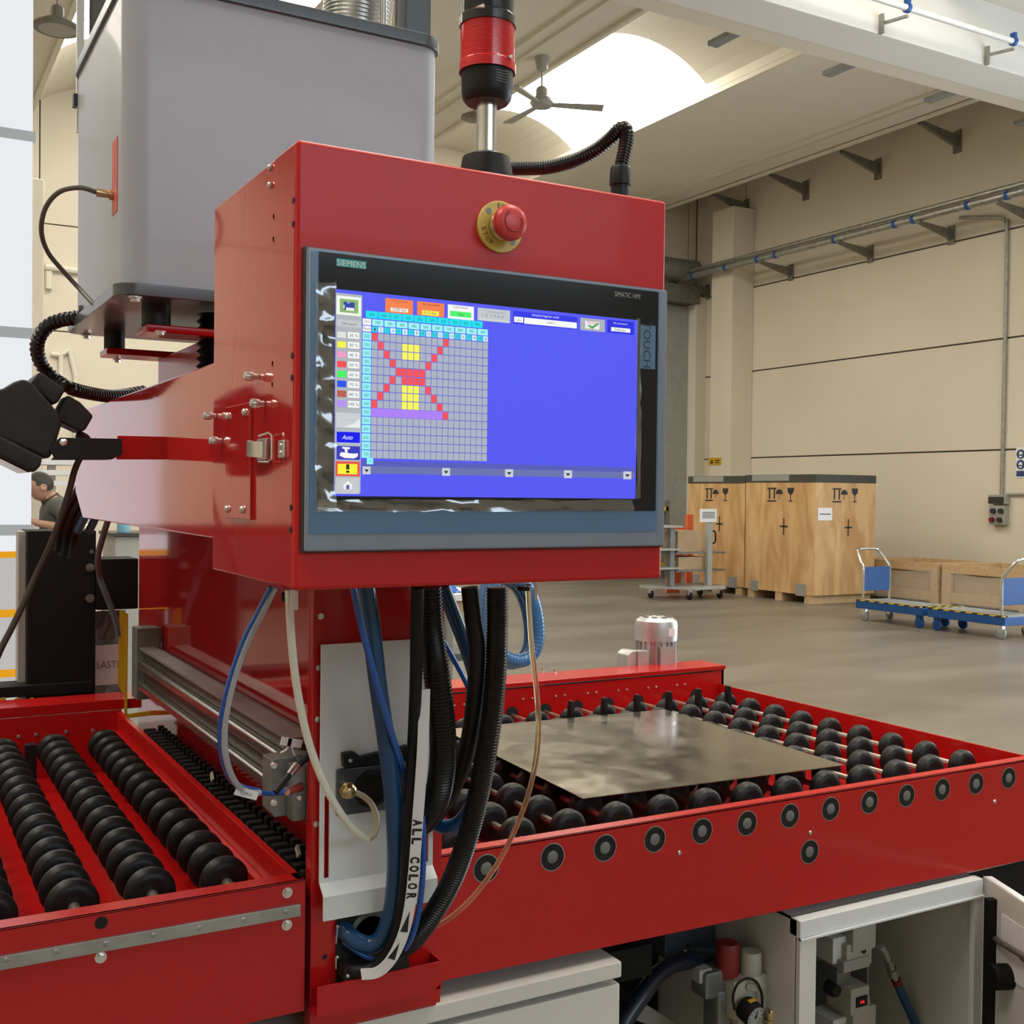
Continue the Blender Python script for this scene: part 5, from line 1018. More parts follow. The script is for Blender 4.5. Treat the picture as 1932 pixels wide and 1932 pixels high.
# black feed chain beside the trough
fc = thing('feed_chain', 'black feed chain with pale lugs between the roller trough and the frame', 'chain', (0.58, 2.2, 0.9))
MB().box(0.553, 0.612, 1.615, 2.78, 0.88, 0.905).build('chain_guide', M['matt_black'], fc)
lk = MB().prism([(0.558, 1.615, 0.905), (0.558, 1.64, 0.905), (0.558, 1.636, 0.928), (0.558, 1.62, 0.928)], (0.028, 0, 0)).box(0.59, 0.604, 1.618, 1.632, 0.905, 0.934).build('chain_link', M['black'], fc, bevel=0.002)
pin = MB().box(0.5535, 0.5575, 1.620, 1.634, 0.912, 0.921).build('lug_pin', M['brass'], fc)
for k in range(1, 33): dup(lk, (0, 0.0355 * k, 0), fc); dup(pin, (0, 0.0355 * k, 0), fc)
for u_, v_ in ((400, 1466), (562, 1606)):
    p = aX(u_, v_, 0.57); MB().obox(p, (0.002, 0, 0), (0, 0.006, 0.006), (0, -0.004, 0.004)).build('pale_lug', M['ivory'], fc)

# linear actuator along the frame
la = thing('linear_actuator', 'rodless linear actuator with two polished rails along the red frame', 'actuator', (0.575, 2.2, 1.0))
MB().box(0.572, 0.619, 1.68, 2.84, 1.004, 1.108).build('profile', pmat('bronze_grey_profile', (0.12, 0.095, 0.08), 0.35, 0.8, noise=(9, (0.10, 0.08, 0.068), 0.4, 0.7)), la, bevel=0.002)
for z in (1.022, 1.074): MB().box(0.556, 0.572, 1.68, 2.83, z - 0.010, z + 0.010).build('rail', M['alu'], la, bevel=0.005, seg=3)
MB().box(0.562, 0.60, 1.70, 2.84, 1.108, 1.114).build('top_band', M['zinc'], la)
eb = MB().prism([(0.515, 1.640, 1.02), (0.522, 1.640, 1.010), (0.590, 1.640, 1.012), (0.590, 1.640, 1.095), (0.57, 1.640, 1.10), (0.515, 1.640, 1.098)], (0, 0.042, 0)).build('end_block', M['cast'], la, bevel=0.002)
MB().box(0.540, 0.5915, 1.612, 1.642, 1.008, 1.092).build('end_cap', M['cast'], la, bevel=0.003)
for u_, v_ in ((517, 1444), (517, 1515)): screw('screw', aY(u_, v_, 1.640), (0, -1, 0), 0.006, eb, 'steel', h=0.003)
screw('screw', aY(565, 1505, 1.612), (0, -1, 0), 0.005, eb)
c0 = aY(541, 1493, 1.60); c1 = aY(566, 1484, 1.614); MB().cyl(c0, c1, 0.0062, 0.008, 14).build('push_fitting', M['steel'], la)
c2 = aY(535, 1475, 1.58); c3 = aY(560, 1445, 1.60); c4 = aY(583, 1425, 1.605)
MB().cyl(c2 + Vector((-.012, 0, -.014)), c2.lerp(c3, .4), 0.0045, n=10).cyl(c3, c4, 0.006, n=12).build('sensor_plug', M['black'], la)
MB().cyl(c2.lerp(c3, .4), c3, 0.005, 0.0065, 12).build('sensor_nut', M['steel'], la)
for u_, v_, dx in ((540, 1399, .008), (556, 1402, .011)):
    p = aY(u_, v_, 1.64); MB().obox(p, (dx, 0, -dx * .25), (0, 0.001, 0), (0.0015, 0, 0.006)).build('white_tag', M['paper'], la)
MB().tube(spline(uv([(545, 1404, 1.645), (541, 1414, 1.65), (530, 1420, 1.66)])), 0.0016, 8).tube(spline(uv([(550, 1408, 1.645), (556, 1425, 1.645), (562, 1432, 1.64)])), 0.0016, 8).build('sensor_lead', M['white'], la)
# far end: sensor block and yellow guard bracket
MB().box(0.555, 0.612, 2.84, 2.90, 0.985, 1.16).build('far_block', M['cast'], la, bevel=0.003)
yb = thing('yellow_bracket', 'yellow angle bracket at the far end of the linear actuator', 'bracket', (0.6, 3.0, 0.9))
p0, p1 = aY(226, 1156, 3.0), aY(240, 1310, 3.0)
MB().prism([aY(u_, v_, 2.995) for u_, v_ in ((226, 1150), (241, 1158), (239, 1310), (231, 1308), (222, 1290))], (0, 0.004, 0)).build('plate', M['yellow'], yb)
MB().prism([aY(u_, v_, 2.99) for u_, v_ in ((239, 1158), (242, 1158), (240, 1348), (305, 1338), (308, 1347), (235, 1356))], (0, 0.006, 0)).build('frame', M['yellow'], yb)

# ------------------------------------------------------------------ black guard post at the far end of the frame, cable bundle, bag
bg = thing('guard_post', 'broad matt black guard post at the far end of the red frame', 'guard', (0.43, 3.2, 0.95))
MB().box(0.343, 0.512, 3.16, 3.3, 0.94, 1.388).build('post', M['matt_black'], bg, bevel=0.003)
MB().box(0.512, 0.62, 3.155, 3.28, 1.176, 1.312).build('cross_block', M['matt_black'], bg, bevel=0.003)
for v_ in (1071, 1129): bolt('bolt', aY(170, v_, 3.16), (0, -1, 0), 0.0085, bg, 'cast')
bolt('bolt', aY(173, 1041, 3.16), (0, -1, 0), 0.004, bg, 'cast')
MB().box(0.326, 0.343, 3.2, 3.26, 0.95, 1.385).build('edge_profile', M['cart_grey'], bg)
for k, (lb, a_) in enumerate((('black cable rising in front of the guard post to the arm, first of three', [(105, 1040, 3.05), (112, 1005, 3.05), (128, 960, 3.0), (150, 925, 2.95), (175, 905, 2.92)]),
                              ('black cable of the bundle under the arm end, middle one', [(118, 1050, 3.05), (124, 1010, 3.05), (138, 970, 3.0), (160, 938, 2.95), (182, 915, 2.92)]),
                              ('black cable of the bundle nearest the arm end', [(132, 1055, 3.05), (138, 1015, 3.05), (150, 980, 3.0), (168, 950, 2.95), (186, 930, 2.92)]))):
    t = thing('black_cable', lb, 'cable', aY(*a_[0]), 'cables between guard post and arm')
    hose_mesh(uv(a_), 0.013, 10, step=0.02).build('cable', M['flat_black'], t)
for k, (lb, u_) in enumerate((('short blue tube end under the arm beside the black cables', 153), ('short blue tube end under the arm nearer the frame', 174))):
    t = thing('blue_tube', lb, 'tube', aY(u_, 1000, 3.0), 'tube ends under the arm')
    hose_mesh(uv([(u_ - 6, 1002, 3.0), (u_, 990, 2.98), (u_ + 8, 974, 2.95)]), 0.010, 10).build('tube', M['blue_hose'], t)
bc = thing('sensor_cable', 'pale blue cable hanging from the arm past the black guard block', 'cable', aY(205, 985, 2.9))
hose_mesh(uv([(206, 975, 2.85), (195, 1010, 2.9), (185, 1050, 2.95), (187, 1085, 3.0), (197, 1115, 3.0), (209, 1145, 3.0), (219, 1175, 3.0), (224, 1200, 3.0)]), 0.0075, 10).build('cable', pmat('slate_cable', (0.06, 0.08, 0.13), 0.35, noise=(9, (0.10, 0.11, 0.14), 0.4, 0.7)), bc)
pb = thing('plastic_bag', 'clear plastic bag with a white printed sheet hanging behind the yellow bracket', 'bag', aY(205, 1235, 3.26))
p0, p1 = aY(178, 1153, 3.26), aY(238, 1318, 3.26)
g = MB(); n = 8; rnd = random.Random(2)
for j in range(13):
    for i in range(n + 1): g.v.append(Vector((p0.x + (p1.x - p0.x) * i / n, 3.26 + rnd.uniform(-.006, .006), p1.z + (p0.z - p1.z) * j / 12)))
g.f += [(j * (n + 1) + i, j * (n + 1) + i + 1, (j + 1) * (n + 1) + i + 1, (j + 1) * (n + 1) + i) for j in range(12) for i in range(n)]; g.c += [None] * 12 * n
g.build('film', pmat('greenish_film', (0.16, 0.22, 0.20), 0.15, noise=(14, (0.35, 0.42, 0.40), 0.5, 0.75), bump=0.5, bscale=40), pb, smooth=80)
p2, p3 = aY(178, 1218, 3.248), aY(226, 1290, 3.248)
MB().box(p2.x, p3.x, 3.246, 3.249, p3.z, p2.z).build('printed_sheet', M['paper'], pb)
b = MB(); p = aY(203, 1254, 3.245); put_text(b, 'LASTI', (p.x, 3.245, p.z), (1, 0, 0), (0, 0, 1), 0.055, 0.02); b.build('lettering', M['grey_ink'], pb)

# ------------------------------------------------------------------ grey drive enclosure above the arm
de = thing('drive_enclosure', 'big grey rounded enclosure on a dark base plate above the red arm', 'enclosure', (0.63, 2.15, 1.81))
GX0, GX1, GY0, GY1, GZ0, GZ1 = 0.350, 0.914, 1.905, 2.43, 1.832, 2.318
MB().rrect(GX0, GX1, GY0, GY1, 0.042, GZ0, GZ1, 10).build('shell', M['cover_grey'], de, smooth=30)
MB().rrect(GX0 - 0.006, GX1 + 0.006, GY0 - 0.006, GY1 + 0.006, 0.046, GZ1, GZ1 + 0.022, 8).build('top_rim', M['dark_grey'], de, bevel=0.002)
MB().rrect(GX0 - 0.015, GX1 + 0.012, GY0 - 0.015, GY1 + 0.015, 0.035, 1.812, 1.832, 8).build('base_plate', M['dark_grey'], de, bevel=0.0015)
MB().box(0.853, 0.905, 1.935, 1.99, GZ1 + .02, 2.75).build('upper_post', M['dark_grey'], de, bevel=0.004)
MB().box(0.37, 0.43, 2.2, 2.40, GZ1 + .02, 2.75).build('upper_housing', M['matt_black'], de, bevel=0.004)
MB().box(0.352, 0.366, 2.43, 2.44, GZ1 - .1, 2.75).build('white_strut', M['white'], de)
MB().cyl((0.835, 2.0, GZ1 + .02), (0.835, 2.0, 2.75), 0.006, n=12).build('steel_rod', M['alu'], de)
cd = aY(680, 12, 2.12)
hose_mesh([(cd.x - .02, 2.12, GZ1 + 0.0), (cd.x + .0, 2.12, 2.5), (cd.x + .03, 2.12, 2.75)], 0.068, 28, (0.008, 0.002)).build('flexible_duct', M['alu'], de)
MB().cyl((cd.x - .02, 2.12, GZ1 + .02), (cd.x - .02, 2.12, GZ1 + .03), 0.09, n=28).build('duct_collar', M['matt_black'], de)
for u_, v_ in ((255, 560), (164, 632)): p = aZ(u_, v_, 1.811); bolt('bolt', p, (0, 0, -1), 0.0085, de)
for x, y, rr_ in ((0.415, 1.975, .024), (0.86, 1.975, .024), (0.415, 2.36, .02), (0.86, 2.36, .02)): MB().cyl((x, y, 1.776), (x, y, 1.812), rr_, n=22).build('rubber_mount', M['black'], de)
for y in (1.94, 2.31):
    MB().box(0.392, 0.90, y, y + 0.08, 1.762, 1.775).build('mount_bar', M['red'], de, bevel=0.003)
bolt('bolt', aZ(303, 625, 1.762), (0, 0, -1), 0.007, de); bolt('bolt', aZ(222, 678, 1.762), (0, 0, -1), 0.007, de)
MB().box(0.50, 0.80, 2.02, 2.36, 1.68, 1.763).build('pedestal', M['red'], de, bevel=0.003)
MB().lathe((0.515, 1.985, 1.682), (0, 0, 1), [(0.03, 0.013 * k + (0.0065 if q else 0)) if q else (0.022, 0.013 * k) for k in range(10) for q in (0, 1)], 20).build('bellows', M['black_rubber'], de)
q0, q1 = aX(213, 270, GX0), aX(222, 397, GX0)
MB().box(GX0 - 0.001, GX0 + .001, q1.y, q0.y, q1.z, q0.z).build('warning_tape', M['label_red'], de)
q = aX(143, 196, GX0); MB().box(GX0 - 0.008, GX0, GY1 - .03, GY1 - .01, q.z - .012, q.z + .012).build('clip', M['bezel_edge'], de)
fx = aX(214, 368, GX0)
MB().cyl(fx, fx + Vector((-0.008, 0, 0)), 0.009, n=14).cyl(fx + Vector((-0.008, 0, 0)), fx + Vector((-0.028, 0, 0.001)), 0.0065, 0.0075, 12).build('brass_connector', M['brass'], de)
gk = thing('grey_cable', 'grey cable looping from the brass connector to the enclosure base plate', 'cable', fx)
cs = fx + Vector((-0.027, 0, 0.001))
hose_mesh([cs] + uv([(150, 354, fx.y), (112, 362, fx.y + .02), (86, 392, fx.y + .05), (78, 435, fx.y + .1), (90, 475, fx.y + .15), (118, 510, fx.y + .17), (150, 545, fx.y + .17), (175, 572, fx.y + .12), (186, 580, fx.y + .08)]), 0.0042, 10).build('cable', M['grey_cable'], gk)
cg = thing('corrugated_conduit', 'fat black corrugated conduit curling from the base plate down onto the arm', 'conduit', aY(140, 600, 2.36))
hose_mesh(uv([(165, 592, 2.33), (140, 600, 2.34), (115, 604, 2.36), (92, 614, 2.38), (75, 634, 2.40), (70, 660, 2.42), (80, 690, 2.44), (102, 714, 2.44), (132, 732, 2.42), (165, 741, 2.48), (205, 747, 2.55), (240, 744, 2.6), (275, 738, 2.62)]), 0.0142, 16, (0.0105, 0.0028)).build('conduit_hose', M['conduit'], cg)
MB().lathe(aY(160, 592, 2.33), (1, -.2, .05), [(0.016, -.01), (0.017, 0), (0.017, 0.02), (0.012, 0.024)], 16).build('gland', M['black'], cg)

# ------------------------------------------------------------------ black floodlight on a bracket beside the arm
fl = thing('floodlight', 'black floodlight tilted down on a bracket at the left of the red arm', 'floodlight', aY(80, 800, 2.0))
LY = 1.96
def slab(name, pts, y0, y1, mat, bev=0.004, par=fl):
    return MB().prism([aY(u_, v_, LY) + Vector((0, y0, 0)) for u_, v_ in pts], (0, y1 - y0, 0)).build(name, M[mat], par, bevel=bev, seg=2)
slab('housing', ((-70, 760), (-20, 742), (0, 737), (18, 726), (36, 719), (52, 724), (62, 734), (104, 784), (108, 806), (98, 838), (86, 868), (70, 862), (0, 832), (-80, 794)), -0.05, 0.11, 'lamp_black', 0.012)
slab('gear_box', ((70, 703), (119, 737), (104, 764), (92, 762), (52, 726)), -0.03, 0.09, 'lamp_black', 0.005)
slab('terminal_box', ((124, 746), (148, 760), (173, 786), (158, 812), (150, 816), (108, 796), (104, 782)), -0.02, 0.05, 'lamp_black', 0.004)
slab('front_frame', ((-80, 790), (0, 828), (72, 864), (68, 880), (56, 893), (0, 866), (-80, 826)), -0.06, 0.12, 'lamp_black', 0.005)
slab('glass', ((-76, 824), (0, 862), (50, 889), (47, 892), (0, 869), (-78, 830)), -0.045, 0.105, 'black_glass', 0.0)
slab('cable_gland', ((148, 813), (160, 818), (153, 830), (143, 824)), 0.0, 0.016, 'black', 0.002)
slab('yoke', ((104, 828), (218, 830), (219, 858), (200, 868), (96, 868), (84, 850)), -0.056, -0.050, 'black', 0.001)
MB().prism([aY(u_, v_, LY) + Vector((0, -0.050, 0)) for u_, v_ in ((104, 858), (206, 862), (200, 868), (96, 868))], (0, 0.05, 0)).build('yoke_flange', M['black'], fl)
screw('screw', aY(120, 835, LY - 0.056), (0, -1, 0), 0.006, fl, 'steel', h=0.003)
MB().prism([aY(u_, v_, LY) + Vector((0, -0.048, 0)) for u_, v_ in ((212, 824), (303, 826), (311, 834), (314, 864), (300, 868), (210, 868))], (0, 0.006, 0)).build('arm_bracket', M['red'], fl, bevel=0.001)
bk = thing('lamp_cable', 'brown cable hanging from the black floodlight down past the guard post', 'cable', aY(152, 820, 1.99))
hose_mesh(uv([(150, 818, 1.985), (164, 826, 1.99), (166, 840, 2.0), (152, 862, 2.0), (140, 890, 2.0), (131, 925, 2.0), (115, 975, 2.0), (92, 1035, 2.0), (66, 1090, 2.0), (46, 1135, 2.0), (22, 1185, 2.0), (0, 1228, 2.0), (-25, 1290, 2.0)]), 0.0052, 10).build('cable', M['brown_cable'], bk)

# ------------------------------------------------------------------ grey base cabinet under the machine
bc_ = thing('base_cabinet', 'light grey base cabinet with a drawer front under the machine', 'cabinet', (0.2, 2.3, 0))
MB().box(-1.6, 1.125, 1.635, 3.1, 0.05, 0.655).build('carcass', M['cab_grey'], bc_, bevel=0.003)
MB().box(-1.6, 1.133, 1.604, 3.1, 0.660, 0.688).build('top_plate', M['cab_grey'], bc_, bevel=0.003)
MB().box(-1.6, 1.133, 1.608, 1.64, 0.12, 0.648).build('drawer', M['cab_grey'], bc_, bevel=0.004)
MB().box(-1.55, 1.10, 1.66, 3.05, 0, 0.05).build('plinth', M['matt_black'], bc_)
MB().box(-0.7, 0.5, 2.4, 3.05, 0.688, 0.737).build('bearer', M['matt_black'], bc_)

# open control cubicle on the right with its door swung open
oc = thing('valve_cabinet', 'open light grey cubicle with valve units and an open door under the roller table', 'cabinet', (1.8, 1.85, 0))
OX0, OX1, OY0, OY1, OZ0, OZ1 = 1.545, 2.070, 1.60, 2.05, 0.08, 0.686
MB().box(OX0, OX1, OY0 + 0.025, OY1, OZ1 - 0.004, OZ1).build('roof_plate', M['cab_grey'], oc)
MB().box(OX0, OX1, OY0, OY0 + 0.03, OZ1 - 0.034, OZ1).build('front_lip', M['guard_grey'], oc, bevel=0.002)
MB().box(OX0, OX1, OY0 - 0.004, OY0 + 0.004, OZ1 - 0.038, OZ1 - 0.034).build('drip_edge', M['guard_grey'], oc)
MB().box(OX0, OX0 + 0.004, OY0 + 0.01, OY1, OZ0, OZ1).box(OX0, OX0 + 0.042, OY0, OY0 + 0.012, OZ0, OZ1 - 0.034).build('wall', M['cab_grey'], oc)
MB().box(OX1 - 0.004, OX1, OY0 + 0.01, OY1, OZ0, OZ1).box(OX1 - 0.025, OX1, OY0, OY0 + 0.012, OZ0, OZ1 - 0.034).build('wall', M['cab_grey'], oc)
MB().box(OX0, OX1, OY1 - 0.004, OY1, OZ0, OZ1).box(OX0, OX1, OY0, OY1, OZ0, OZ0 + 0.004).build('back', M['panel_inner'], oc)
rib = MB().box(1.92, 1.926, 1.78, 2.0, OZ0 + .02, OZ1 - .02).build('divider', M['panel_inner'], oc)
MB().box(1.60, 1.64, 1.70, 1.73, OZ0, OZ1 - .01).build('mounting_rail', M['zinc'], oc)
hx, hy = 2.085, 1.61; e1 = aZ(1933, 1706, 0.682); dv = (Vector((e1.x, e1.y, 0)) - Vector((hx, hy, 0))); dv.z = 0; dv.normalize(); nv = Vector((-dv.y, dv.x, 0))
c = Vector((hx, hy, 0.385)) + dv * 0.24
do = MB().obox(c, dv * 0.24, nv * 0.002, (0, 0, 0.30)).build('door', M['cab_grey'], oc)
MB().obox(c + Vector((0, 0, 0.296)) + nv * 0.009, dv * 0.24, nv * 0.009, (0, 0, 0.004)).build('door_edge', M['guard_grey'], do)
ins = -1 if nv.x > 0 else 1
MB().obox(c + nv * ins * 0.012 - dv * 0.19, dv * 0.008, nv * 0.01, (0, 0, 0.27)).build('seal', M['matt_black'], do)
q = c + nv * ins * 0.004 + Vector((0, 0, .19)); MB().obox(q - dv * 0.02, dv * 0.14, nv * 0.001, (0, 0, 0.06)).build('wiring_diagram', M['paper'], do)
b = MB()
for k in range(5): b.obox(q - dv * (0.12 - .05 * k) + nv * ins * 0.0015, dv * 0.018, nv * 0.0003, (0, 0, 0.004 + .003 * (k % 2)))
b.build('diagram_print', M['grey_ink'], do, kind='stuff')
kp = aZ(1905, 1800, 0.55); kn = c - dv * 0.13 + nv * ins * 0.03 + Vector((0, 0, 0.13))
MB().cyl(kn - nv * ins * 0.03, kn + nv * ins * 0.012, 0.026, n=20).build('lock_knob', M['matt_black'], do)
dc = thing('door_cable', 'grey cable sagging from the cubicle interior to its open door', 'cable', (2.0, 1.75, 0.6))
hose_mesh(uv([(1795, 1702, 1.85), (1815, 1722, 1.8), (1828, 1755, 1.75), (1845, 1772, 1.68), (1868, 1766, 1.60)]) + [c - dv * .12 + nv * ins * .02 + Vector((0, 0, .2)), c + nv * ins * .02 + Vector((0, 0, .21))], 0.0065, 10).build('cable', M['grey_cable'], dc)

def valve(label, v0, dz):
    Yv = 1.72; t = thing('valve_unit', label, 'valve', aY(1610, v0, Yv), 'valve units in the open cubicle')
    def bx(name, u0, va, u1, vb, y, d, mat, bev=0.003):
        p, q = aY(u0, va, y), aY(u1, vb, y); return MB().box(p.x, q.x, y, y + d, q.z, p.z).build(name, M[mat], t, bevel=bev)
    bx('top_block', 1608, v0 - 18, 1642, v0 + 6, Yv + .01, 0.07, 'ivory'); bx('cover', 1610, v0 + 2, 1653, v0 + 36, Yv, 0.08, 'ivory')
    bx('body', 1598, v0 + 32, 1645, v0 + 66, Yv + .005, 0.08, 'ivory'); bx('base', 1572, v0 + 20, 1604, v0 + 60, Yv + .02, 0.07, 'cab_grey'); bx('foot', 1592, v0 + 64, 1642, v0 + 72, Yv, 0.08, 'cart_grey')
    p = aY(1632, v0 + 43, Yv); MB().cyl((p.x, Yv + .006, p.z), (p.x, Yv + 0.002, p.z), 0.006, n=14).build('port', M['hole'], t)
    return t, bx
valve('ivory valve block at the top of the open cubicle', 1752, 0)
t2, bx2 = valve('ivory pressure sensor block with a red digital readout in the cubicle', 1906, 0)
bx2('sensor_head', 1606, 1868, 1640, 1908, 1.715, 0.07, 'ivory'); p, q = aY(1616, 1883, 1.713), aY(1636, 1896, 1.713)
MB().box(p.x, q.x, 1.712, 1.716, q.z, p.z).build('display', M['hole'], t2)
b = MB(); cc_ = (p + q) / 2; put_text(b, '0.46', (cc_.x, 1.7112, cc_.z), (1, 0, 0), (0, 0, 1), 0.012, 0.0065); b.build('readout', M['led'], t2)
sv = thing('shutoff_valve', 'small grey shutoff valve with black knob between the two valve blocks', 'valve', aY(1590, 1845, 1.74))
p, q = aY(1580, 1828, 1.735), aY(1606, 1860, 1.735); MB().box(p.x, q.x, 1.735, 1.79, q.z, p.z).build('body', M['cast'], sv, bevel=0.004)
p = aY(1576, 1868, 1.74); MB().lathe(p, (0, -1, 0), [(0.016, -.02), (0.016, 0), (0.012, 0.006)], 16).build('knob', M['black'], sv)
sh2 = thing('air_hose', 'blue air hose with threaded fittings running down inside the open cubicle', 'hose', aY(1660, 1790, 1.75))
hp_ = uv([(1660, 1786, 1.75), (1668, 1793, 1.75), (1676, 1812, 1.75), (1690, 1848, 1.75), (1696, 1862, 1.75)])
MB().tube(spline(hp_[:4]), 0.0065, 12).build('fitting', M['cart_grey'], sh2); MB().cyl(aY(1676, 1812, 1.75), aY(1680, 1822, 1.75), 0.010, n=6).cyl(aY(1682, 1828, 1.75), aY(1687, 1840, 1.75), 0.0125, n=12).build('coupling', M['galv'], sh2)
MB().cyl(aY(1690, 1848, 1.75), aY(1694, 1857, 1.75), 0.011, n=12).build('red_ring', M['dark_red_cap'], sh2)
hose_mesh(uv([(1694, 1857, 1.75), (1706, 1885, 1.75), (1722, 1920, 1.75), (1745, 1980, 1.75)]), 0.0105, 12).build('hose', M['blue_hose'], sh2)

# filter regulator left of the cubicle
fg = thing('filter_regulator', 'ivory air filter regulator with red cap and round pressure gauge', 'regulator', aY(1410, 1850, 1.70))
FY = 1.70
def vlathe(name, u0, prof, mat, y=FY, n=24, par=fg):   # prof: (half width px, v)
    k = (aY(u0, 1850, y) - EYE).dot(FW) / FPX; x = aY(u0, 1850, y).x
    return MB().lathe((x, y, 0), (0, 0, 1), [(w * k, aY(u0, v, y).z) for w, v in prof], n).build(name, M[mat], par, smooth=30)
vlathe('red_cap', 1372, [(22, 1840), (22, 1783), (20, 1778)], 'dark_red_cap', FY + .02)
vlathe('knob', 1416, [(19, 1836), (20, 1832), (20, 1798), (18, 1794)], 'ivory'); vlathe('neck', 1417, [(27, 1858), (24, 1842), (21, 1834)], 'ivory')
def rbx(name, u0, va, u1, vb, y, d, mat, bev=0.005, par=fg):
    p, q = aY(u0, va, y), aY(u1, vb, y); return MB().box(p.x, q.x, y, y + d, q.z, p.z).build(name, M[mat], par, bevel=bev)
rbx('regulator_body', 1385, 1852, 1452, 1912, FY - .015, 0.06, 'ivory', 0.012); rbx('filter_body', 1332, 1838, 1388, 1875, FY + .01, 0.05, 'cast', 0.008); rbx('bowl_guard', 1355, 1872, 1392, 1960, FY + .005, 0.05, 'cast', 0.01); rbx('lower_body', 1392, 1905, 1445, 1980, FY - .01, 0.05, 'ivory', 0.012)
rbx('inlet', 1320, 1832, 1345, 1852, FY + .02, 0.03, 'cart_grey', 0.004)
p = aY(1411, 1861, FY - .016); MB().cyl(p, p + Vector((0, -.003, 0)), 0.006, n=14).build('plug', M['cart_grey'], fg)
g0 = aY(1404, 1898, FY - .02); ax = Vector((0.10, -1, -0.32)).normalized()
ga = MB().lathe(g0, ax, [(0.022, 0), (0.024, 0.004), (0.024, 0.028), (0.0225, 0.031)], 30).build('gauge', M['matt_black'], fg)
MB().lathe(g0, ax, [(0.0205, 0.029), (0.0205, 0.0315)], 30).build('gauge_dial', M['dial'], ga)
g1 = g0 + ax * 0.0325; ux = Vector((1, 0.1, 0)).normalized(); uz = ux.cross(ax).normalized(); uz = uz if uz.z > 0 else -uz
b = MB().obox(g1 + uz * 0.004, ux * 0.0012 + uz * .0004, uz * 0.008, ax * 0.0003); b.cyl(g1, g1 + ax * 0.001, 0.003, n=12)
for k in range(9):
    t = math.radians(-30 + 30 * k); d = ux * math.cos(t) + uz * math.sin(t); b.obox(g1 + d * 0.0165, d * 0.002, d.cross(ax) * 0.0005, ax * 0.0003)
b.build('needle', M['ink'], ga)
MB().obox(g0 + ax * 0.014 + uz * 0.0237, ux * 0.009, ax * 0.004, uz * 0.0008).build('yellow_mark', M['yellow'], ga)
hose_mesh(uv([(1386, 1905, FY - .03), (1383, 1880, FY - .032), (1392, 1856, FY - .034), (1410, 1846, FY - .034), (1427, 1853, FY - .032), (1437, 1875, FY - .03), (1438, 1905, FY - .028)]), 0.0026, 10).build('drain_tube', M['flat_black'], fg)
k = (aY(1452, 1900, FY - .02) - EYE).dot(FW) / FPX; p = aY(1454, 1925, FY - .02)
MB().lathe(p, (0, 0, 1), [(9 * k, -.012), (9 * k, -.002), (11 * k, -.001), (11 * k, .002), (8 * k, .003), (9 * k, .016), (6 * k, .022)], 16).build('silencer', M['brass'], fg)
# dark mechanism and thick hose between base cabinet and regulator
dk = thing('suction_hose', 'thick dark blue hose bending down beside the base cabinet', 'hose', aY(1320, 1820, 1.75))
hose_mesh(uv([(1345, 1815, 1.78), (1315, 1812, 1.76), (1275, 1818, 1.74), (1240, 1840, 1.72), (1210, 1880, 1.70), (1180, 1925, 1.69), (1160, 1975, 1.68)]), 0.0165, 16, step=0.01).build('hose', pmat('midnight_hose', (0.006, 0.010, 0.022), 0.3, noise=(9, (0.008, 0.013, 0.027), 0.4, 0.7)), dk)
mc = thing('suction_cup_mount', 'teal-grey cast mount under the roller table above the thick hose', 'mount', aY(1310, 1780, 1.85))
p, q = aY(1255, 1762, 1.85), aY(1358, 1785, 1.85)
MB().box(p.x, q.x, 1.85, 1.95, q.z, 0.71).build('mount_plate', M['dark_grey'], mc, bevel=0.002)
vlathe('flange', 1325, [(18, 1815), (22, 1800), (34, 1784), (38, 1774)], 'tape_blue', 1.85, par=mc)
bolt('bolt', aY(1294, 1790, 1.845), (0, 0, -1), 0.006, mc)
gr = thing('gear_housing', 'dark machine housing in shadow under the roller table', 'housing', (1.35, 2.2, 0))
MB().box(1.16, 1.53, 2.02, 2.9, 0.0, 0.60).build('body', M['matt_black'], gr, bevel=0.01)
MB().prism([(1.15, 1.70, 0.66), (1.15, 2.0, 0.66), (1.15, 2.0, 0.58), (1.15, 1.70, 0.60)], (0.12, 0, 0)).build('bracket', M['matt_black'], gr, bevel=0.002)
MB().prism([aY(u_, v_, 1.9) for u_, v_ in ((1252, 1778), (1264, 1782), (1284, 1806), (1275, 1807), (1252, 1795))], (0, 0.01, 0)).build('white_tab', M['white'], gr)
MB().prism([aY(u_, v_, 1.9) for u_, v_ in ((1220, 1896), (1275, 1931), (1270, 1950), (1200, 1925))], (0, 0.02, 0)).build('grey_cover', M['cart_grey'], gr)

ub = thing('under_filler', 'black filler added for the dark space under the far right end of the roller table behind the open door', 'housing', (2.3, 2.1, 0))  # black box added to fill the shaded space under the table end
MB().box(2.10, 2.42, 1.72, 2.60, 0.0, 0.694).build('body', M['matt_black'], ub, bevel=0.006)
MB().box(2.09, 2.42, 1.70, 1.72, 0.655, 0.660).build('silver_edge', M['steel'], ub)
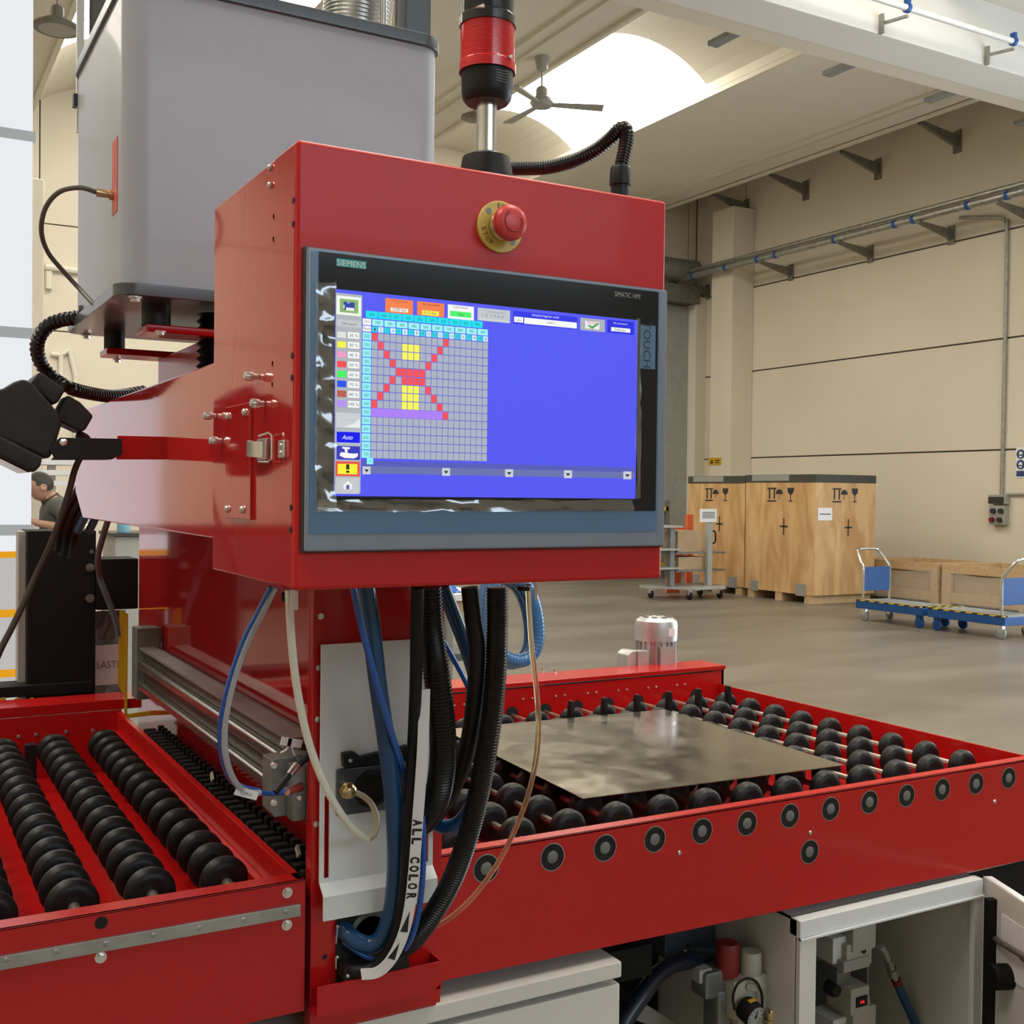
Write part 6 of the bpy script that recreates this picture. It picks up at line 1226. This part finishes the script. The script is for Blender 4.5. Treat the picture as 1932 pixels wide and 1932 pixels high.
# ------------------------------------------------------------------ blue hose coil and workbench glimpsed behind the hoses
hc = thing('hose_coil', 'coil of translucent blue hose hanging behind the hanging hoses', 'hose', aY(970, 1180, 5.0))
HY = 5.0
ring = [(935, 1095), (965, 1088), (993, 1105), (1010, 1145), (1016, 1195), (1008, 1230), (985, 1247), (955, 1240), (935, 1215), (926, 1170), (928, 1125)]
hm = pmat('pale_blue_hose', (0.032, 0.11, 0.27), 0.25, coat=0.2, noise=(8, (0.05, 0.15, 0.33), 0.4, 0.7))
for k, (dy, du) in enumerate(((0, 0), (0.06, -8), (0.12, -16))):
    pts = uv([(u_ + du, v_ + k * 2, HY + dy) for u_, v_ in ring]); pts = pts + pts[:2]
    hose_mesh(pts[:-1], 0.034, 12, (0.02, 0.001)).build('coil_turn', hm, hc)
p, q = aY(800, 1124, 5.4), aY(930, 1131, 5.4); MB().cyl((q.x - .03, 5.44, q.z - .02), aY(960, 1090, 5.06), 0.008, n=8).build('hook', M['galv'], hc)
wbn = thing('workbench', 'white-edged workbench glimpsed behind the hanging hoses', 'workbench', aY(880, 1130, 5.4))
p, q = aY(800, 1124, 5.4), aY(930, 1131, 5.4)
MB().box(p.x, q.x, 5.4, 5.9, q.z, p.z).build('top', M['white'], wbn)
MB().box(p.x, q.x, 5.41, 5.44, q.z - .06, q.z).build('apron', M['cardboard'], wbn); MB().box(p.x + .05, q.x - .0, 5.5, 5.85, q.z - .34, q.z - .30).build('lower_shelf', M['cast'], wbn)
for x in (p.x + .02, q.x - .06): MB().box(x, x + .04, 5.42, 5.46, 0, q.z).box(x, x + .04, 5.84, 5.88, 0, q.z).build('leg', M['cart_grey'], wbn)
br = thing('blue_cloth', 'crumpled bright blue cloth lying on the workbench', 'cloth', aY(848, 1118, 5.5))
g = MB(); rnd = random.Random(5); pc = aY(848, 1122, 5.5); n = 10
for j in range(n + 1):
    for i in range(n + 1):
        x, y = i / n - .5, j / n - .5; g.v.append(Vector((pc.x + x * .16, 5.55 + y * .16, p.z + 0.003 + max(0, 0.06 * (1 - 4 * (x * x + y * y))) * rnd.uniform(.5, 1))))
g.f += [(j * (n + 1) + i, j * (n + 1) + i + 1, (j + 1) * (n + 1) + i + 1, (j + 1) * (n + 1) + i) for j in range(n) for i in range(n)]; g.c += [None] * n * n
g.build('cloth', M['blue_tube'], br, smooth=60)

# ------------------------------------------------------------------ the man at the far wall
pe = thing('person', 'man with short dark hair in a charcoal polo looking down at something in his hands', 'person', (1.32, 10.0, 0))
def skin_geo(nodes, edges, sub=2):
    me = bpy.data.meshes.new('s'); me.from_pydata([n[0] for n in nodes], edges, []); o = bpy.data.objects.new('s', me); C.objects.link(o)
    m = o.modifiers.new('k', 'SKIN'); m.use_smooth_shade = True
    for i, n in enumerate(nodes): me.skin_vertices[0].data[i].radius = (n[1], n[2] if len(n) > 2 else n[1])
    me.skin_vertices[0].data[0].use_root = True
    s = o.modifiers.new('d', 'SUBSURF'); s.levels = sub; s.render_levels = sub
    ev = o.evaluated_get(bpy.context.evaluated_depsgraph_get()); em = ev.to_mesh()
    vs = [v.co.copy() for v in em.vertices]; fs = [tuple(p.vertices) for p in em.polygons]; ev.to_mesh_clear()
    bpy.data.objects.remove(o); bpy.data.meshes.remove(me); return vs, fs
PO = Vector((1.285, 10.0, 0)); hd = Vector((1.185, 10.0, 1.505))
nd = [((1.31, 10, .93), .13, .12), ((1.31, 10, 1.08), .125, .12), ((1.31, 10, 1.25), .14, .13), ((1.295, 10, 1.36), .11, .11), ((1.265, 10, 1.42), .058), ((1.23, 10, 1.46), .054),
      ((1.31, 9.92, .88), .09), ((1.29, 9.90, .5), .062), ((1.32, 9.90, .09), .042), ((1.22, 9.89, .045), .04), ((1.31, 10.08, .88), .09), ((1.29, 10.10, .5), .062), ((1.32, 10.10, .09), .042), ((1.22, 10.11, .045), .04),
      ((1.30, 9.84, 1.345), .062), ((1.35, 9.80, 1.23), .048), ((1.335, 9.80, 1.175), .042), ((1.22, 9.82, 1.20), .034), ((1.09, 9.86, 1.225), .027), ((1.30, 10.16, 1.345), .062), ((1.35, 10.20, 1.23), .048), ((1.335, 10.20, 1.175), .042), ((1.22, 10.16, 1.20), .034), ((1.09, 10.10, 1.225), .027)]
ed = [(0, 1), (1, 2), (2, 3), (3, 4), (4, 5), (0, 6), (6, 7), (7, 8), (8, 9), (0, 10), (10, 11), (11, 12), (12, 13), (3, 14), (14, 15), (15, 16), (16, 17), (17, 18), (3, 19), (19, 20), (20, 21), (21, 22), (22, 23)]
body = MB(); body.add(*skin_geo(nd, ed))
tilt = Matrix.Rotation(math.radians(-24), 3, 'Y')
def head_pt(a, b_, k=1.0):   # a: angle round the vertical axis (0 = face, -x), b_: latitude
    x = -math.cos(a) * math.cos(b_); y = math.sin(a) * math.cos(b_); z = math.sin(b_)
    px, py, pz = x * 0.098, y * 0.074, z * 0.118
    if z < 0: px = px * (1 - 0.28 * -z) - 0.018 * -z; py *= 1 - 0.35 * -z
    if abs(a) < 0.26 and -0.45 < b_ < 0.12: px -= 0.022 * (1 - abs(a) / 0.26) * (1 - abs((b_ + 0.18) / 0.3))      # nose
    if 0.2 < abs(a) < 0.6 and 0.0 < b_ < 0.2: px += 0.008                                                          # eye sockets
    if abs(a) < 0.3 and -0.72 < b_ < -0.55: px -= 0.006                                                            # mouth and chin
    return hd + tilt @ (Vector((px, py, pz)) * k)
n, m_ = 36, 22
hv = [head_pt(-PI + 2 * PI * i / n, -PI / 2 + PI * j / m_) for j in range(m_ + 1) for i in range(n)]
hf = [(j * n + i, j * n + (i + 1) % n, (j + 1) * n + (i + 1) % n, (j + 1) * n + i) for j in range(m_) for i in range(n)]
body.add(hv, hf)
for s in (-1, 1):
    e = hd + tilt @ Vector((0.012, s * 0.074, -0.005)); body.lathe(e, (0.1, s, 0.1), [(0.022, -.004), (0.026, .006), (0.015, .012), (0.006, .004)], 12)
    e = hd + tilt @ Vector((-0.083, s * 0.032, 0.012)); body.lathe(e, (-1, s * .3, 0), [(0.010, -.004), (0.010, 0.002), (0.004, 0.006)], 10)
for y0, sgn in ((9.87, 1), (10.09, -1)):     # hands: palm, five fingers
    w = Vector((1.075, y0, 1.23)); body.obox(w + Vector((-.035, 0, 0.0)), (0.042, 0, 0.006), (0, 0.014, 0), (0, 0, 0.036))
    for k, L in enumerate((0.062, 0.07, 0.066, 0.052)):
        b0 = w + Vector((-.075, 0, 0.028 - .019 * k)); b1 = b0 + Vector((-L * .5, sgn * .012, 0)); b2_ = b1 + Vector((-L * .2, sgn * .03, 0))
        body.tube([b0, b1, b2_], [0.0095, 0.009, 0.0075], 8)
    t0 = w + Vector((-.03, sgn * .012, .034)); body.tube([t0, t0 + Vector((-.03, sgn * .02, .018)), t0 + Vector((-.058, sgn * .024, .014))], [0.011, 0.010, 0.008], 8)
body.build('body', M['skin'], pe, smooth=80)
sh_n = [((1.31, 10, .95), .145, .135), ((1.31, 10, 1.08), .14, .132), ((1.31, 10, 1.25), .155, .145), ((1.295, 10, 1.365), .12, .115), ((1.27, 10, 1.41), .072), ((1.30, 9.835, 1.35), .075), ((1.345, 9.805, 1.255), .066), ((1.30, 10.165, 1.35), .075), ((1.345, 10.195, 1.255), .066)]
MB().add(*skin_geo(sh_n, [(0, 1), (1, 2), (2, 3), (3, 4), (3, 5), (5, 6), (3, 7), (7, 8)])).build('polo_shirt', M['shirt'], pe, smooth=80)
MB().lathe((1.262, 10, 1.405), (-.5, 0, .8), [(0.082, -.012), (0.074, 0.022), (0.068, 0.024), (0.072, -.008)], 20).build('collar', M['hair'], pe)
for y_ in (9.80, 10.2): MB().lathe((1.345, y_, 1.235), (0.1, 0, -1), [(0.068, -.004), (0.069, .012), (0.06, .014)], 18).build('sleeve_cuff', M['hair'], pe)
tr_n = [((1.31, 10, .95), .142, .13), ((1.31, 9.92, .86), .102), ((1.29, 9.90, .5), .078), ((1.32, 9.90, .11), .06), ((1.31, 10.08, .86), .102), ((1.29, 10.10, .5), .078), ((1.32, 10.10, .11), .06)]
MB().add(*skin_geo(tr_n, [(0, 1), (1, 2), (2, 3), (0, 4), (4, 5), (5, 6)])).build('trousers', M['trousers'], pe, smooth=80)
for y_ in (9.895, 10.105): MB().lathe((1.33, y_, 0.0), (0, 0, 1), [(0.05, 0), (0.055, 0.03), (0.05, 0.1)], 14).obox((1.26, y_, 0.035), (0.1, 0, 0), (0, 0.047, 0), (0, 0, 0.034)).build('shoe', M['black'], pe, bevel=0.01)
hair = MB(); hv = [head_pt(-PI + 2 * PI * i / n, -PI / 2 + PI * j / m_, 1.07) + tilt @ Vector((0.006, 0, 0.004)) for j in range(m_ + 1) for i in range(n)]
keep = [f_ for f_ in hf if sum((abs(-PI + 2 * PI * (v % n) / n) > 1.9 and -PI / 2 + PI * (v // n) / m_ > -0.45) or (abs(-PI + 2 * PI * (v % n) / n) > 1.05 and -PI / 2 + PI * (v // n) / m_ > 0.1) or -PI / 2 + PI * (v // n) / m_ > 0.62 for v in f_) >= 3]
hair.add(hv, keep); hair.build('hair', M['hair'], pe, smooth=80)
bk_ = thing('clipboard', 'small white item held in the hands of the man in the charcoal polo', 'clipboard', (1.02, 9.98, 1.21))
MB().obox((1.03, 9.98, 1.205), (0.07, 0, 0.02), (0, 0.10, 0), (-.003, 0, 0.006)).build('board', M['paper'], bk_)
